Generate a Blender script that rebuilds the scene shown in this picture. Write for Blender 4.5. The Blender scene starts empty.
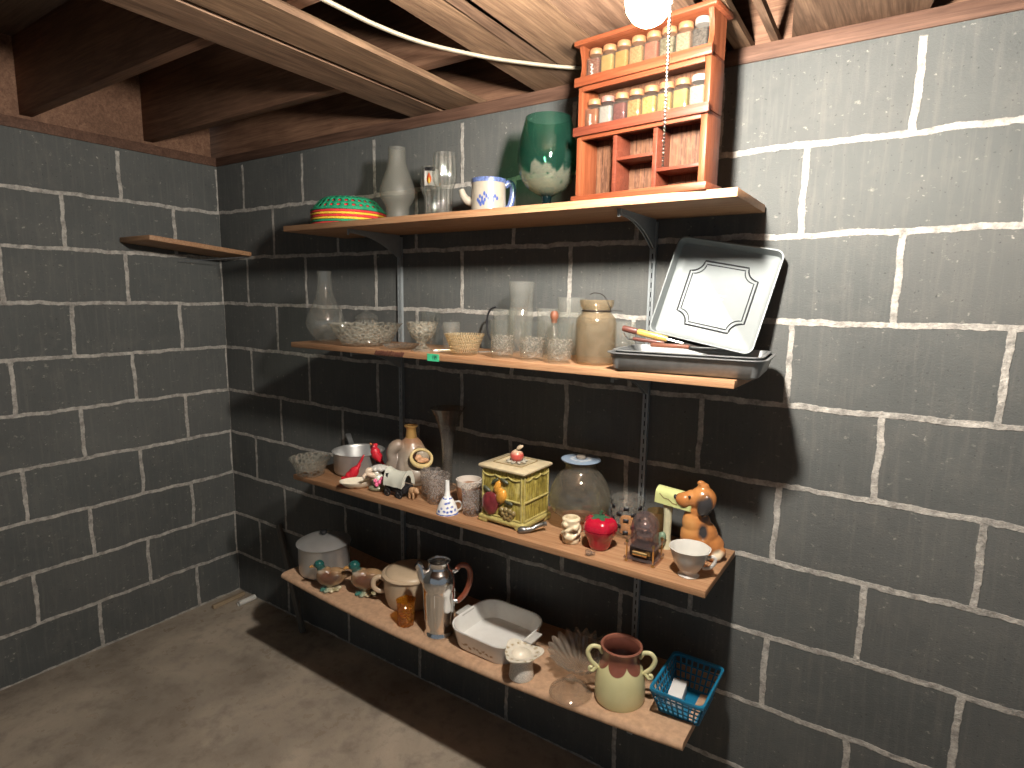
import bpy, bmesh, math, random
from mathutils import Vector, Matrix, Euler
random.seed(7)
S = bpy.context.scene
COL = S.collection
PI = math.pi
sin, cos = math.sin, math.cos

# ------------------------------------------------------------------ render look
S.view_settings.view_transform = 'Standard'
S.view_settings.look = 'None'
S.view_settings.gamma = 1
S.view_settings.use_curve_mapping = False
S.view_settings.exposure = 0.25
S.cycles.use_denoising = True
S.cycles.max_bounces = 14
S.cycles.diffuse_bounces = 5
S.cycles.glossy_bounces = 6
S.cycles.transmission_bounces = 8
S.cycles.transparent_max_bounces = 40
S.cycles.sample_clamp_indirect = 4.0
S.cycles.caustics_refractive = False
S.cycles.caustics_reflective = False

# ------------------------------------------------------------------ node helpers
def new_mat(name):
    m = bpy.data.materials.new(name); m.use_nodes = True
    nt = m.node_tree; nt.nodes.clear()
    out = nt.nodes.new('ShaderNodeOutputMaterial')
    return m, nt, out
def N(nt, t, **kw):
    n = nt.nodes.new(t)
    for k, v in kw.items():
        if k in n.inputs.keys() if hasattr(n.inputs, 'keys') else False: n.inputs[k].default_value = v
        else: setattr(n, k, v)
    return n
def L(nt, a, b): nt.links.new(a, b)
def c4(c): return (c[0], c[1], c[2], 1)
def mth(nt, op, a, b=None, clamp=False):
    n = nt.nodes.new('ShaderNodeMath'); n.operation = op; n.use_clamp = clamp
    for i, v in enumerate((a, b)):
        if v is None: continue
        if isinstance(v, (int, float)): n.inputs[i].default_value = v
        else: L(nt, v, n.inputs[i])
    return n.outputs[0]
def mixc(nt, fac, a, b, mode='MIX'):
    n = nt.nodes.new('ShaderNodeMix'); n.data_type = 'RGBA'; n.blend_type = mode
    for sock, v in ((n.inputs[0], fac), (n.inputs[6], a), (n.inputs[7], b)):
        if isinstance(v, (int, float)): sock.default_value = v
        elif isinstance(v, tuple): sock.default_value = c4(v)
        else: L(nt, v, sock)
    return n.outputs[2]
def ramp(nt, fac, lo, hi):
    n = nt.nodes.new('ShaderNodeMapRange'); n.clamp = True
    n.inputs[1].default_value = lo; n.inputs[2].default_value = hi
    L(nt, fac, n.inputs[0]); return n.outputs[0]
def ocoord(nt): return nt.nodes.new('ShaderNodeTexCoord').outputs['Object']
def mapping(nt, vec, scale=(1, 1, 1), rot=(0, 0, 0), loc=(0, 0, 0)):
    n = nt.nodes.new('ShaderNodeMapping'); L(nt, vec, n.inputs[0])
    n.inputs[1].default_value = loc; n.inputs[2].default_value = rot; n.inputs[3].default_value = scale
    return n.outputs[0]
def noise(nt, vec, scale, detail=4, rough=.55, dist=0):
    n = nt.nodes.new('ShaderNodeTexNoise'); L(nt, vec, n.inputs['Vector'])
    n.inputs['Scale'].default_value = scale; n.inputs['Detail'].default_value = detail
    n.inputs['Roughness'].default_value = rough; n.inputs['Distortion'].default_value = dist
    return n.outputs['Fac']
def bump(nt, h, strength=.3, dist=.002):
    n = nt.nodes.new('ShaderNodeBump'); L(nt, h, n.inputs['Height'])
    n.inputs['Strength'].default_value = strength; n.inputs['Distance'].default_value = dist
    return n.outputs[0]
def principled(nt, out, color, rough=.5, metal=0, spec=.5, coat=0, normal=None):
    p = nt.nodes.new('ShaderNodeBsdfPrincipled')
    if isinstance(color, tuple): p.inputs['Base Color'].default_value = c4(color)
    else: L(nt, color, p.inputs['Base Color'])
    if isinstance(rough, (int, float)): p.inputs['Roughness'].default_value = rough
    else: L(nt, rough, p.inputs['Roughness'])
    p.inputs['Metallic'].default_value = metal
    p.inputs['Specular IOR Level'].default_value = spec
    p.inputs['Coat Weight'].default_value = coat; p.inputs['Coat Roughness'].default_value = .08
    if normal is not None: L(nt, normal, p.inputs['Normal'])
    if out is not None: L(nt, p.outputs[0], out.inputs[0])
    return p

def plain(name, color, rough=.5, metal=0, var=.12, scale=30, bmp=0, bscale=120, coat=0, spec=.5):
    m, nt, out = new_mat(name); v = ocoord(nt)
    f = noise(nt, v, scale)
    d = tuple(x*(1-var) for x in color); l = tuple(min(1, x*(1+var)) for x in color)
    col = mixc(nt, ramp(nt, f, .3, .7), d, l)
    nm = bump(nt, noise(nt, v, bscale, 3), bmp, .002) if bmp else None
    principled(nt, out, col, rough, metal, spec, coat, nm)
    return m
def patches(name, base, spots, rough=.25, coat=.4, wob=.0, wscale=60, var=.08, bmp=0, bscale=80):
    """base colour with coloured areas of the object's own decoration: (centre, radii, colour, softness)"""
    m, nt, out = new_mat(name); v = ocoord(nt)
    f = noise(nt, v, 40)
    col = mixc(nt, ramp(nt, f, .3, .7), tuple(x*(1-var) for x in base), tuple(min(1, x*(1+var)) for x in base))
    vv = v
    if wob:
        nn = nt.nodes.new('ShaderNodeTexNoise'); nn.inputs['Scale'].default_value = wscale; L(nt, v, nn.inputs['Vector'])
        s = nt.nodes.new('ShaderNodeVectorMath'); s.operation = 'SUBTRACT'; L(nt, nn.outputs['Color'], s.inputs[0]); s.inputs[1].default_value = (.5, .5, .5)
        sc = nt.nodes.new('ShaderNodeVectorMath'); sc.operation = 'SCALE'; L(nt, s.outputs[0], sc.inputs[0]); sc.inputs['Scale'].default_value = wob
        ad = nt.nodes.new('ShaderNodeVectorMath'); ad.operation = 'ADD'; L(nt, v, ad.inputs[0]); L(nt, sc.outputs[0], ad.inputs[1]); vv = ad.outputs[0]
    for (c, r, k, soft) in spots:
        if isinstance(r, (int, float)): r = (r, r, r)
        a = nt.nodes.new('ShaderNodeVectorMath'); a.operation = 'SUBTRACT'; L(nt, vv, a.inputs[0]); a.inputs[1].default_value = c
        b = nt.nodes.new('ShaderNodeVectorMath'); b.operation = 'DIVIDE'; L(nt, a.outputs[0], b.inputs[0]); b.inputs[1].default_value = r
        ln = nt.nodes.new('ShaderNodeVectorMath'); ln.operation = 'LENGTH'; L(nt, b.outputs[0], ln.inputs[0])
        fac = ramp(nt, ln.outputs['Value'], 1+soft, 1-soft)
        col = mixc(nt, fac, col, k)
    nm = bump(nt, noise(nt, v, bscale, 3), bmp, .002) if bmp else None
    principled(nt, out, col, rough, 0, .5, coat, nm)
    return m
def glass(name, tint=(.97, .98, .97), haze=.03, hazecol=(.75, .72, .66), edge=.35, rough=.03, pat=None, patscale=120, patamt=.5, refl=1.0):
    """thin clear glass: mostly see-through, reflecting more at grazing angles, with a little dust"""
    m, nt, out = new_mat(name); v = ocoord(nt)
    tr = nt.nodes.new('ShaderNodeBsdfTransparent'); tr.inputs[0].default_value = c4(tint)
    gl = nt.nodes.new('ShaderNodeBsdfGlossy'); gl.inputs['Roughness'].default_value = rough
    df = nt.nodes.new('ShaderNodeBsdfDiffuse'); df.inputs[0].default_value = c4(hazecol)
    tl = nt.nodes.new('ShaderNodeBsdfTranslucent'); tl.inputs[0].default_value = c4(hazecol)
    hz = nt.nodes.new('ShaderNodeMixShader'); hz.inputs[0].default_value = .4; L(nt, df.outputs[0], hz.inputs[1]); L(nt, tl.outputs[0], hz.inputs[2])
    lw = nt.nodes.new('ShaderNodeLayerWeight'); lw.inputs[0].default_value = .25
    face = mth(nt, 'POWER', lw.outputs['Facing'], 2.5)
    dust = noise(nt, v, 45, 5, .65)
    hf = mth(nt, 'MULTIPLY', ramp(nt, dust, .1, 1.0), haze*1.0)
    hf = mth(nt, 'ADD', hf, haze*.15)
    nm = None
    if pat:
        if pat == 'cut':
            t = nt.nodes.new('ShaderNodeTexVoronoi'); t.feature = 'DISTANCE_TO_EDGE'; t.inputs['Scale'].default_value = patscale; L(nt, v, t.inputs['Vector'])
            ph = ramp(nt, t.outputs['Distance'], 0, .25)
        elif pat == 'rib':
            sx = nt.nodes.new('ShaderNodeSeparateXYZ'); L(nt, v, sx.inputs[0])
            a = mth(nt, 'ARCTAN2', sx.outputs[1], sx.outputs[0])
            ph = mth(nt, 'ADD', mth(nt, 'MULTIPLY', mth(nt, 'SINE', mth(nt, 'MULTIPLY', a, patscale)), .5), .5)
        elif pat == 'hoop':
            sx = nt.nodes.new('ShaderNodeSeparateXYZ'); L(nt, v, sx.inputs[0])
            a = mth(nt, 'ARCTAN2', sx.outputs[1], sx.outputs[0])
            h1 = mth(nt, 'SINE', mth(nt, 'MULTIPLY', a, 48)); h2 = mth(nt, 'SINE', mth(nt, 'MULTIPLY', sx.outputs[2], patscale))
            ph = mth(nt, 'ADD', mth(nt, 'MULTIPLY', mth(nt, 'MULTIPLY', h1, h2), .5), .5)
        else:
            t = nt.nodes.new('ShaderNodeTexNoise'); t.inputs['Scale'].default_value = patscale; t.inputs['Distortion'].default_value = 2.5; L(nt, v, t.inputs['Vector'])
            ph = ramp(nt, t.outputs['Fac'], .42, .58)
        nm = bump(nt, ph, .9, .004)
        L(nt, nm, gl.inputs['Normal']); L(nt, nm, df.inputs['Normal'])
        hf = mth(nt, 'ADD', hf, mth(nt, 'MULTIPLY', mth(nt, 'SUBTRACT', 1.0, ph), patamt*.5))
    hf = mth(nt, 'ADD', hf, mth(nt, 'MULTIPLY', face, edge*.3), clamp=True)
    m1 = nt.nodes.new('ShaderNodeMixShader'); L(nt, hf, m1.inputs[0]); L(nt, tr.outputs[0], m1.inputs[1]); L(nt, hz.outputs[0], m1.inputs[2])
    gf = mth(nt, 'MULTIPLY', mth(nt, 'ADD', mth(nt, 'MULTIPLY', face, .6), .06 if not pat else .10), refl, clamp=True)
    m2 = nt.nodes.new('ShaderNodeMixShader'); L(nt, gf, m2.inputs[0]); L(nt, m1.outputs[0], m2.inputs[1]); L(nt, gl.outputs[0], m2.inputs[2])
    L(nt, m2.outputs[0], out.inputs[0])
    return m
def wood(name, dark, light, axis=0, scale=1.0, rough=.65, ring=9, knots=False, dirt=0):
    m, nt, out = new_mat(name); v = ocoord(nt)
    sc = [ring*scale]*3; sc[axis] = .7*scale
    mv = mapping(nt, v, tuple(sc))
    f1 = noise(nt, mv, 4, 6, .6, 1.2)
    sc2 = [90*scale]*3; sc2[axis] = 3*scale
    f2 = noise(nt, mapping(nt, v, tuple(sc2)), 2.2, 3, .6)
    col = mixc(nt, ramp(nt, f1, .3, .7), dark, light)
    col = mixc(nt, mth(nt, 'MULTIPLY', ramp(nt, f2, .42, .72), .6), col, tuple(x*.6 for x in dark))
    if knots:
        sk = [5.0]*3; sk[axis] = 2.2
        vo = nt.nodes.new('ShaderNodeTexVoronoi'); vo.inputs['Scale'].default_value = 1.0; L(nt, mapping(nt, v, tuple(sk)), vo.inputs['Vector'])
        k = ramp(nt, vo.outputs['Distance'], .16, .05)
        col = mixc(nt, mth(nt, 'MULTIPLY', k, .75), col, tuple(x*.4 for x in dark))
    if dirt:
        col = mixc(nt, mth(nt, 'MULTIPLY', ramp(nt, noise(nt, v, 5, 5), .45, .75), dirt), col, tuple(x*.45 for x in dark))
    nm = bump(nt, mth(nt, 'ADD', f2, mth(nt, 'MULTIPLY', f1, .6)), .35, .003)
    principled(nt, out, col, rough, 0, .3, 0, nm)
    return m

# ------------------------------------------------------------------ mesh helper
class B:
    def __init__(s): s.bm = bmesh.new()
    def _post(s, n0, M=None, mi=0, f0=0):
        s.bm.verts.ensure_lookup_table()
        if M is not None:
            for v in s.bm.verts[n0:]: v.co = M @ v.co
        if mi:
            s.bm.faces.ensure_lookup_table()
            for f in s.bm.faces[f0:]: f.material_index = mi
    def lathe(s, prof, seg=40, c=(0, 0, 0), wav=None, sx=1, sy=1, M=None, mi=0, loop=False):
        bm = s.bm; n0 = len(bm.verts); f0 = len(bm.faces); rings = []
        for i, (r, z) in enumerate(prof):
            if r < 1e-6: rings.append([bm.verts.new((c[0], c[1], c[2]+z))])
            else:
                ring = []
                for k in range(seg):
                    a = 2*PI*k/seg; dr, dz = wav(a, r, z) if wav else (0, 0)
                    ring.append(bm.verts.new((c[0]+(r+dr)*cos(a)*sx, c[1]+(r+dr)*sin(a)*sy, c[2]+z+dz)))
                rings.append(ring)
        pairs = list(zip(rings, rings[1:]))
        if loop: pairs.append((rings[-1], rings[0]))
        for a, b in pairs:
            for k in range(seg):
                k2 = (k+1) % seg
                if len(a) == 1 and len(b) == 1: continue
                if len(a) == 1: f = (a[0], b[k2], b[k])
                elif len(b) == 1: f = (a[k], a[k2], b[0])
                else: f = (a[k], a[k2], b[k2], b[k])
                try: bm.faces.new(f)
                except ValueError: pass
        bm.verts.index_update(); s._post(n0, M, mi, f0); return s
    def box(s, c, d, bev=0, M=None, mi=0, rot=None, seg=2):
        bm = s.bm; n0 = len(bm.verts); f0 = len(bm.faces)
        T = Matrix.Translation(c)
        if rot: T = T @ Euler(rot).to_matrix().to_4x4()
        T = T @ Matrix.Diagonal((d[0], d[1], d[2], 1))
        if bev:
            t = bmesh.new(); bmesh.ops.create_cube(t, size=1, matrix=Matrix.Diagonal((d[0], d[1], d[2], 1)))
            bmesh.ops.bevel(t, geom=t.edges[:], offset=bev, segments=seg, affect='EDGES', profile=.5)
            T = Matrix.Translation(c) @ (Euler(rot).to_matrix().to_4x4() if rot else Matrix())
            mp = {v: bm.verts.new(T @ v.co) for v in t.verts}
            for f in t.faces: bm.faces.new([mp[v] for v in f.verts])
            t.free()
        else:
            bmesh.ops.create_cube(bm, size=1, matrix=T)
        bm.verts.index_update(); s._post(n0, M, mi, f0); return s
    def ball(s, c, r, rot=None, u=20, v=12, M=None, mi=0):
        bm = s.bm; n0 = len(bm.verts); f0 = len(bm.faces)
        if isinstance(r, (int, float)): r = (r, r, r)
        T = Matrix.Translation(c)
        if rot: T = T @ Euler(rot).to_matrix().to_4x4()
        T = T @ Matrix.Diagonal((r[0], r[1], r[2], 1))
        if M is not None: T = M @ T
        rings = []
        for i in range(v+1):
            ph = PI*i/v
            if i in (0, v): rings.append([bm.verts.new(T @ Vector((0, 0, cos(ph))))])
            else: rings.append([bm.verts.new(T @ Vector((sin(ph)*cos(2*PI*k/u), sin(ph)*sin(2*PI*k/u), cos(ph)))) for k in range(u)])
        for a, b in zip(rings, rings[1:]):
            for k in range(u):
                k2 = (k+1) % u
                if len(a) == 1: bm.faces.new((a[0], b[k], b[k2]))
                elif len(b) == 1: bm.faces.new((a[k], b[0], a[k2]))
                else: bm.faces.new((a[k], b[k], b[k2], a[k2]))
        bm.verts.index_update(); s._post(n0, None, mi, f0); return s
    def tube(s, path, rad, seg=10, cap=True, closed=False, flat=1, M=None, mi=0):
        bm = s.bm; n0 = len(bm.verts); f0 = len(bm.faces)
        P = [Vector(p) for p in path]; n = len(P)
        R = [rad]*n if isinstance(rad, (int, float)) else list(rad)
        tang = []
        for i in range(n):
            a = P[(i-1) % n] if (closed or i > 0) else P[i]; b = P[(i+1) % n] if (closed or i < n-1) else P[i]
            tang.append((b-a).normalized())
        up = Vector((0, 0, 1)) if abs(tang[0].z) < .9 else Vector((0, 1, 0))
        nrm = (up - tang[0]*up.dot(tang[0])).normalized(); rings = []
        for i in range(n):
            nrm = (nrm - tang[i]*nrm.dot(tang[i])).normalized(); bi = tang[i].cross(nrm)
            rings.append([bm.verts.new(P[i] + nrm*(R[i]*cos(2*PI*k/seg)) + bi*(R[i]*flat*sin(2*PI*k/seg))) for k in range(seg)])
        pr = list(zip(rings, rings[1:]))
        if closed: pr.append((rings[-1], rings[0]))
        for a, b in pr:
            for k in range(seg): bm.faces.new((a[k], a[(k+1) % seg], b[(k+1) % seg], b[k]))
        if cap and not closed:
            bm.faces.new(rings[0][::-1]); bm.faces.new(rings[-1])
        bm.verts.index_update(); s._post(n0, M, mi, f0); return s
    def prism(s, pts, h, M=None, mi=0):
        """outline pts (x,y) extruded from z=0 to z=h, then moved by M"""
        bm = s.bm; n0 = len(bm.verts); f0 = len(bm.faces)
        a = [bm.verts.new((x, y, 0)) for x, y in pts]; b = [bm.verts.new((x, y, h)) for x, y in pts]
        n = len(pts)
        bm.faces.new(a[::-1]); bm.faces.new(b)
        for k in range(n): bm.faces.new((a[k], a[(k+1) % n], b[(k+1) % n], b[k]))
        bm.verts.index_update(); s._post(n0, M, mi, f0); return s
    def loft(s, loops, cap0=True, cap1=True, M=None, mi=0):
        bm = s.bm; n0 = len(bm.verts); f0 = len(bm.faces)
        R = [[bm.verts.new(p) for p in lp] for lp in loops]; n = len(R[0])
        for a, b in zip(R, R[1:]):
            for k in range(n): bm.faces.new((a[k], a[(k+1) % n], b[(k+1) % n], b[k]))
        if cap0: bm.faces.new(R[0][::-1])
        if cap1: bm.faces.new(R[-1])
        bm.verts.index_update(); s._post(n0, M, mi, f0); return s
    def make(s, name, mat, parent=None, angle=42, remesh=None, smooth=0, solid=None, sub=0):
        bm = s.bm
        bmesh.ops.recalc_face_normals(bm, faces=bm.faces[:])
        me = bpy.data.meshes.new(name); bm.to_mesh(me); bm.free()
        mats = mat if isinstance(mat, (list, tuple)) else [mat]
        for m in mats: me.materials.append(m)
        me.shade_smooth()
        if not remesh: me.set_sharp_from_angle(angle=math.radians(angle))
        o = bpy.data.objects.new(name, me); COL.objects.link(o)
        if parent is not None: o.parent = parent
        if remesh:
            md = o.modifiers.new('remesh', 'REMESH'); md.mode = 'VOXEL'; md.voxel_size = remesh; md.use_smooth_shade = True
            if smooth:
                sm = o.modifiers.new('smooth', 'SMOOTH'); sm.iterations = smooth; sm.factor = .5
        if solid:
            so = o.modifiers.new('solid', 'SOLIDIFY'); so.thickness = solid; so.offset = 0
        if sub:
            sb = o.modifiers.new('sub', 'SUBSURF'); sb.levels = sub; sb.render_levels = sub
        return o
def text_mesh(name, body, size, mat, parent, M, extrude=.0003):
    cu = bpy.data.curves.new(name, 'FONT'); cu.body = body; cu.size = size; cu.extrude = extrude; cu.align_x = 'CENTER'; cu.align_y = 'CENTER'
    t = bpy.data.objects.new(name, cu); COL.objects.link(t)
    dg = bpy.context.evaluated_depsgraph_get(); me = bpy.data.meshes.new_from_object(t.evaluated_get(dg))
    bpy.data.objects.remove(t); me.transform(M); me.materials.clear(); me.materials.append(mat); me.name = name
    o = bpy.data.objects.new(name, me); COL.objects.link(o); o.parent = parent
    return o
def tag(o, label=None, cat=None, group=None, kind=None):
    if label: o['label'] = label
    if cat: o['category'] = cat
    if group: o['group'] = group
    if kind: o['kind'] = kind
    return o
def thing(name, label, cat, loc=(0, 0, 0), rz=0, group=None):
    o = bpy.data.objects.new(name, None); COL.objects.link(o); o.empty_display_size = .05
    o.location = loc; o.rotation_euler = (0, 0, rz)
    return tag(o, label, cat, group)
def copy_tree(o, parent=None):
    c = o.copy(); COL.objects.link(c)
    if parent is not None: c.parent = parent
    for ch in list(o.children): copy_tree(ch, c)
    return c
def rrect(w, d, r, n=8, cx=0, cy=0):
    pts = []
    for (sx, sy, a0) in ((1, 1, 0), (-1, 1, PI/2), (-1, -1, PI), (1, -1, 3*PI/2)):
        for k in range(n+1):
            a = a0 + PI/2*k/n
            pts.append((cx+sx*(w/2-r)+r*cos(a), cy+sy*(d/2-r)+r*sin(a)))
    return pts
def arc(cx, cz, rx, rz, a0, a1, n=12, y=0):
    return [(cx+rx*cos(math.radians(a0+(a1-a0)*k/n)), y, cz+rz*sin(math.radians(a0+(a1-a0)*k/n))) for k in range(n+1)]
def vessel(outer, t=.0025):
    """double-walled profile from an outer profile that starts at the foot"""
    inner = [(max(r-t, .0008), z) for r, z in outer[::-1] if z > outer[0][1]+t*1.6]
    return [(0, outer[0][1])] + outer + inner + [(0, outer[0][1]+t*1.6)]

# ------------------------------------------------------------------ camera
cam = bpy.data.cameras.new('camera'); co = bpy.data.objects.new('camera', cam); COL.objects.link(co); S.camera = co
yaw, pitch, roll, foc = -0.5908, -0.1462, 0.01512, 592.89
fw = Vector((sin(yaw)*cos(pitch), cos(yaw)*cos(pitch), sin(pitch))); rt0 = Vector((cos(yaw), -sin(yaw), 0)); up0 = rt0.cross(fw)
rt = rt0*cos(roll)+up0*sin(roll); up = -rt0*sin(roll)+up0*cos(roll)
co.matrix_world = Matrix(((rt.x, up.x, -fw.x, 2.475), (rt.y, up.y, -fw.y, -1.5645), (rt.z, up.z, -fw.z, 1.4727), (0, 0, 0, 1)))
cam.sensor_width = 36; cam.lens = foc*36/1024; cam.clip_start = .02

w_ = bpy.data.worlds.new('added_fill'); S.world = w_; w_.use_nodes = True  # weak bluish fill added through the open sides to lift dark areas
w_.node_tree.nodes['Background'].inputs[0].default_value = (.78, .89, 1.0, 1); w_.node_tree.nodes['Background'].inputs[1].default_value = .15
# ------------------------------------------------------------------ setting materials
def block_mat(name, swap=False):
    m, nt, out = new_mat(name); v = ocoord(nt)
    sp = nt.nodes.new('ShaderNodeSeparateXYZ'); L(nt, v, sp.inputs[0])
    cb = nt.nodes.new('ShaderNodeCombineXYZ'); L(nt, sp.outputs[1 if swap else 0], cb.inputs[0]); L(nt, sp.outputs[2], cb.inputs[1])
    w1 = nt.nodes.new('ShaderNodeTexNoise'); w1.inputs['Scale'].default_value = 9; w1.inputs['Detail'].default_value = 5; w1.inputs['Roughness'].default_value = .65; L(nt, v, w1.inputs['Vector'])
    s1 = nt.nodes.new('ShaderNodeVectorMath'); s1.operation = 'SUBTRACT'; L(nt, w1.outputs['Color'], s1.inputs[0]); s1.inputs[1].default_value = (.5, .5, .5)
    s2 = nt.nodes.new('ShaderNodeVectorMath'); s2.operation = 'SCALE'; L(nt, s1.outputs[0], s2.inputs[0]); s2.inputs['Scale'].default_value = .024
    ad = nt.nodes.new('ShaderNodeVectorMath'); ad.operation = 'ADD'; L(nt, cb.outputs[0], ad.inputs[0]); L(nt, s2.outputs[0], ad.inputs[1])
    br = nt.nodes.new('ShaderNodeTexBrick'); L(nt, ad.outputs[0], br.inputs['Vector'])
    br.offset = .5; br.offset_frequency = 2; br.squash = 1; br.squash_frequency = 1
    br.inputs['Color1'].default_value = (.0, .0, .0, 1); br.inputs['Color2'].default_value = (1, 1, 1, 1)
    br.inputs['Scale'].default_value = 1; br.inputs['Mortar Size'].default_value = .0094; br.inputs['Mortar Smooth'].default_value = .5
    br.inputs['Brick Width'].default_value = .4064; br.inputs['Row Height'].default_value = .2032
    fine = noise(nt, v, 230, 4, .7); mid = noise(nt, v, 14, 6, .65); big = noise(nt, v, 2.2, 4, .55)
    blk = mixc(nt, ramp(nt, big, .3, .7), (.078, .084, .082), (.114, .120, .115))
    blk = mixc(nt, mth(nt, 'MULTIPLY', br.outputs['Color'], .25), blk, (.125, .122, .115))
    blk = mixc(nt, mth(nt, 'MULTIPLY', ramp(nt, mid, .5, .75), .35), blk, (.16, .155, .14))
    # pale flecks and scuffs in the paint
    fl = noise(nt, mapping(nt, v, (55, 55, 70)), 1.0, 3, .6)
    fleck = mth(nt, 'MULTIPLY', ramp(nt, fl, .64, .72), ramp(nt, mid, .42, .62))
    blk = mixc(nt, mth(nt, 'MULTIPLY', fleck, .75), blk, (.42, .40, .35))
    strk = noise(nt, mapping(nt, v, (75, 75, 5)), 1.0, 4, .65)
    blk = mixc(nt, mth(nt, 'MULTIPLY', ramp(nt, strk, .5, .78), .45), blk, (.17, .165, .15))
    fl2 = noise(nt, mapping(nt, v, (26, 26, 40)), 1.0, 5, .72)
    blk = mixc(nt, mth(nt, 'MULTIPLY', ramp(nt, fl2, .63, .70), .6), blk, (.30, .285, .25))
    dk = ramp(nt, noise(nt, mapping(nt, v, (120, 120, 120)), 1.0, 2), .66, .72)
    blk = mixc(nt, mth(nt, 'MULTIPLY', dk, .5), blk, (.02, .02, .02))
    mor = mixc(nt, ramp(nt, noise(nt, v, 35, 5, .7), .35, .65), (.22, .21, .19), (.54, .51, .46))
    fm = ramp(nt, mth(nt, 'ADD', br.outputs['Fac'], mth(nt, 'MULTIPLY', mth(nt, 'SUBTRACT', noise(nt, v, 26, 5, .7), .5), 1.3)), .3, .75)
    fm = mth(nt, 'MULTIPLY', fm, ramp(nt, br.outputs['Fac'], .01, .12))
    fm = mth(nt, 'MULTIPLY', fm, ramp(nt, sp.outputs[2], 2.022, 2.018))
    col = mixc(nt, fm, blk, mor)
    h = mth(nt, 'ADD', mth(nt, 'MULTIPLY', fine, .35), mth(nt, 'MULTIPLY', mid, .6))
    h = mth(nt, 'ADD', h, mth(nt, 'MULTIPLY', fm, mth(nt, 'ADD', mth(nt, 'MULTIPLY', noise(nt, v, 60, 4, .7), 1.6), -.5)))
    principled(nt, out, col, .8, 0, .25, 0, bump(nt, h, .8, .005))
    return m
M_block = block_mat('painted_block'); M_block_s = block_mat('painted_block_side', True)

m, nt, out = new_mat('concrete_floor'); v = ocoord(nt)
f1 = noise(nt, v, 2.3, 7, .62, .4); f2 = noise(nt, v, 11, 6, .65); f3 = noise(nt, v, 160, 3)
col = mixc(nt, ramp(nt, f1, .32, .68), (.23, .195, .155), (.52, .44, .345))
col = mixc(nt, mth(nt, 'MULTIPLY', ramp(nt, f2, .5, .72), .55), col, (.12, .105, .09))
col = mixc(nt, mth(nt, 'MULTIPLY', ramp(nt, noise(nt, v, 6, 8, .75, 1.5), .6, .68), .35), col, (.33, .30, .25))
principled(nt, out, col, ramp(nt, f2, .1, 1.2), 0, .35, 0, bump(nt, mth(nt, 'ADD', f3, f2), .3, .003)); M_floor = m

M_sill = wood('sill_wood', (.085, .043, .028), (.18, .098, .065), 0, rough=.7, dirt=.3)
M_joist = wood('joist_wood', (.15, .075, .045), (.30, .165, .10), 0, rough=.7, dirt=.4)
M_plank = wood('plank_wood', (.085, .047, .028), (.26, .16, .10), 1, rough=.7, knots=True, dirt=.35)
M_plank2 = wood('plank_wood_pale', (.10, .056, .032), (.29, .18, .105), 1, rough=.7, knots=True, dirt=.25)
M_deck = wood('deck_wood', (.07, .045, .032), (.14, .09, .06), 0, rough=.8)

# ------------------------------------------------------------------ setting
def struct(name, b, mat, angle=30):
    return tag(b.make(name, mat, None, angle), kind='structure')
X0, X1, Y1 = -.2, 4.3, -4.2
struct('floor', B().box(((X0+X1)/2, Y1/2, -.05), (X1-X0+.4, -Y1+.4, .1)), M_floor)
w = struct('wall_back', B().box(((X0+X1)/2, .1, 1.016), (X1-X0+.4, .2, 2.032)), M_block)
struct('wall_left', B().box((X0-.1, Y1/2, 1.016), (.2, -Y1, 2.032)), M_block_s)
struct('ceiling', B().box(((X0+X1)/2, Y1/2, 2.365), (X1-X0+.4, -Y1+.4, .03)), M_deck)
struct('trim_sill', B().box(((X0+X1)/2, .07, 2.0515), (X1-X0+.4, .145, .037), .002), M_sill)
struct('trim_sill_left', B().box((X0-.07, Y1/2, 2.0515), (.145, -Y1, .037), .002), M_sill)
struct('trim_rim_back', B().box(((X0+X1)/2, .06, 2.21), (X1-X0+.4, .04, .28)), M_joist)
struct('trim_rim_left', B().box((X0-.06, Y1/2, 2.21), (.04, -Y1, .28)), M_joist)
k = 0
y = -.266
while y > Y1+.1:      # floor joists running along the back wall
    tag(B().box(((X0+X1)/2, y, 2.2195), (X1-X0+.3, .038, .261), .002).make('floor_joist', M_joist),
        ['brown floor joist running above the shelves, nearest the back wall', 'brown floor joist, second out from the back wall'][k] if k < 2 else 'brown floor joist overhead behind the viewer, %s from the back wall' % ['third', 'fourth', 'fifth', 'sixth', 'seventh', 'eighth', 'ninth', 'tenth', 'eleventh'][k-2],
        'joist', 'floor joists overhead')
    y -= .4154; k += 1
def plank(xa, xb, ya, yb, lab, mat, skew=0, z=2.07, h=.018):
    o = B()
    o.prism([(xa+skew, ya), (xb+skew, ya), (xb, yb), (xa, yb)], h, Matrix.Translation((0, 0, z)))
    tag(o.make('ceiling_plank', mat), lab, 'plank', 'flat planks under the joists')
plank(.996, 1.129, -1.7, .13, 'flat weathered plank overhead at far left, left board of the close pair', M_plank, .03)
plank(1.150, 1.285, -1.7, .13, 'flat pale plank overhead, right board of the close pair at far left', M_plank2, .03)
plank(1.487, 1.588, -1.7, .13, 'flat plank overhead crossed by the cable, left of three touching boards', M_plank2, .09)
plank(1.591, 1.640, -1.7, .13, 'narrow plank overhead, middle of three touching boards near the spice rack', M_plank, .07)
plank(1.643, 1.788, -1.7, .13, 'knotty orange plank overhead just left of the spice rack', M_plank2, .03)
plank(1.795, 2.030, -1.7, .13, 'wide plank directly above the spice rack', M_plank, .01)
plank(2.053, 2.092, -1.7, .13, 'narrow bright plank overhead just right of the spice rack', M_plank2, .04)
plank(2.136, 2.152, -1.7, .13, 'thin batten overhead between the narrow plank and the right-hand wide plank', M_plank, .05)
plank(2.160, 2.420, -1.7, .13, 'wide brown plank overhead at far right above bare wall', M_plank, .33)
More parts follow.
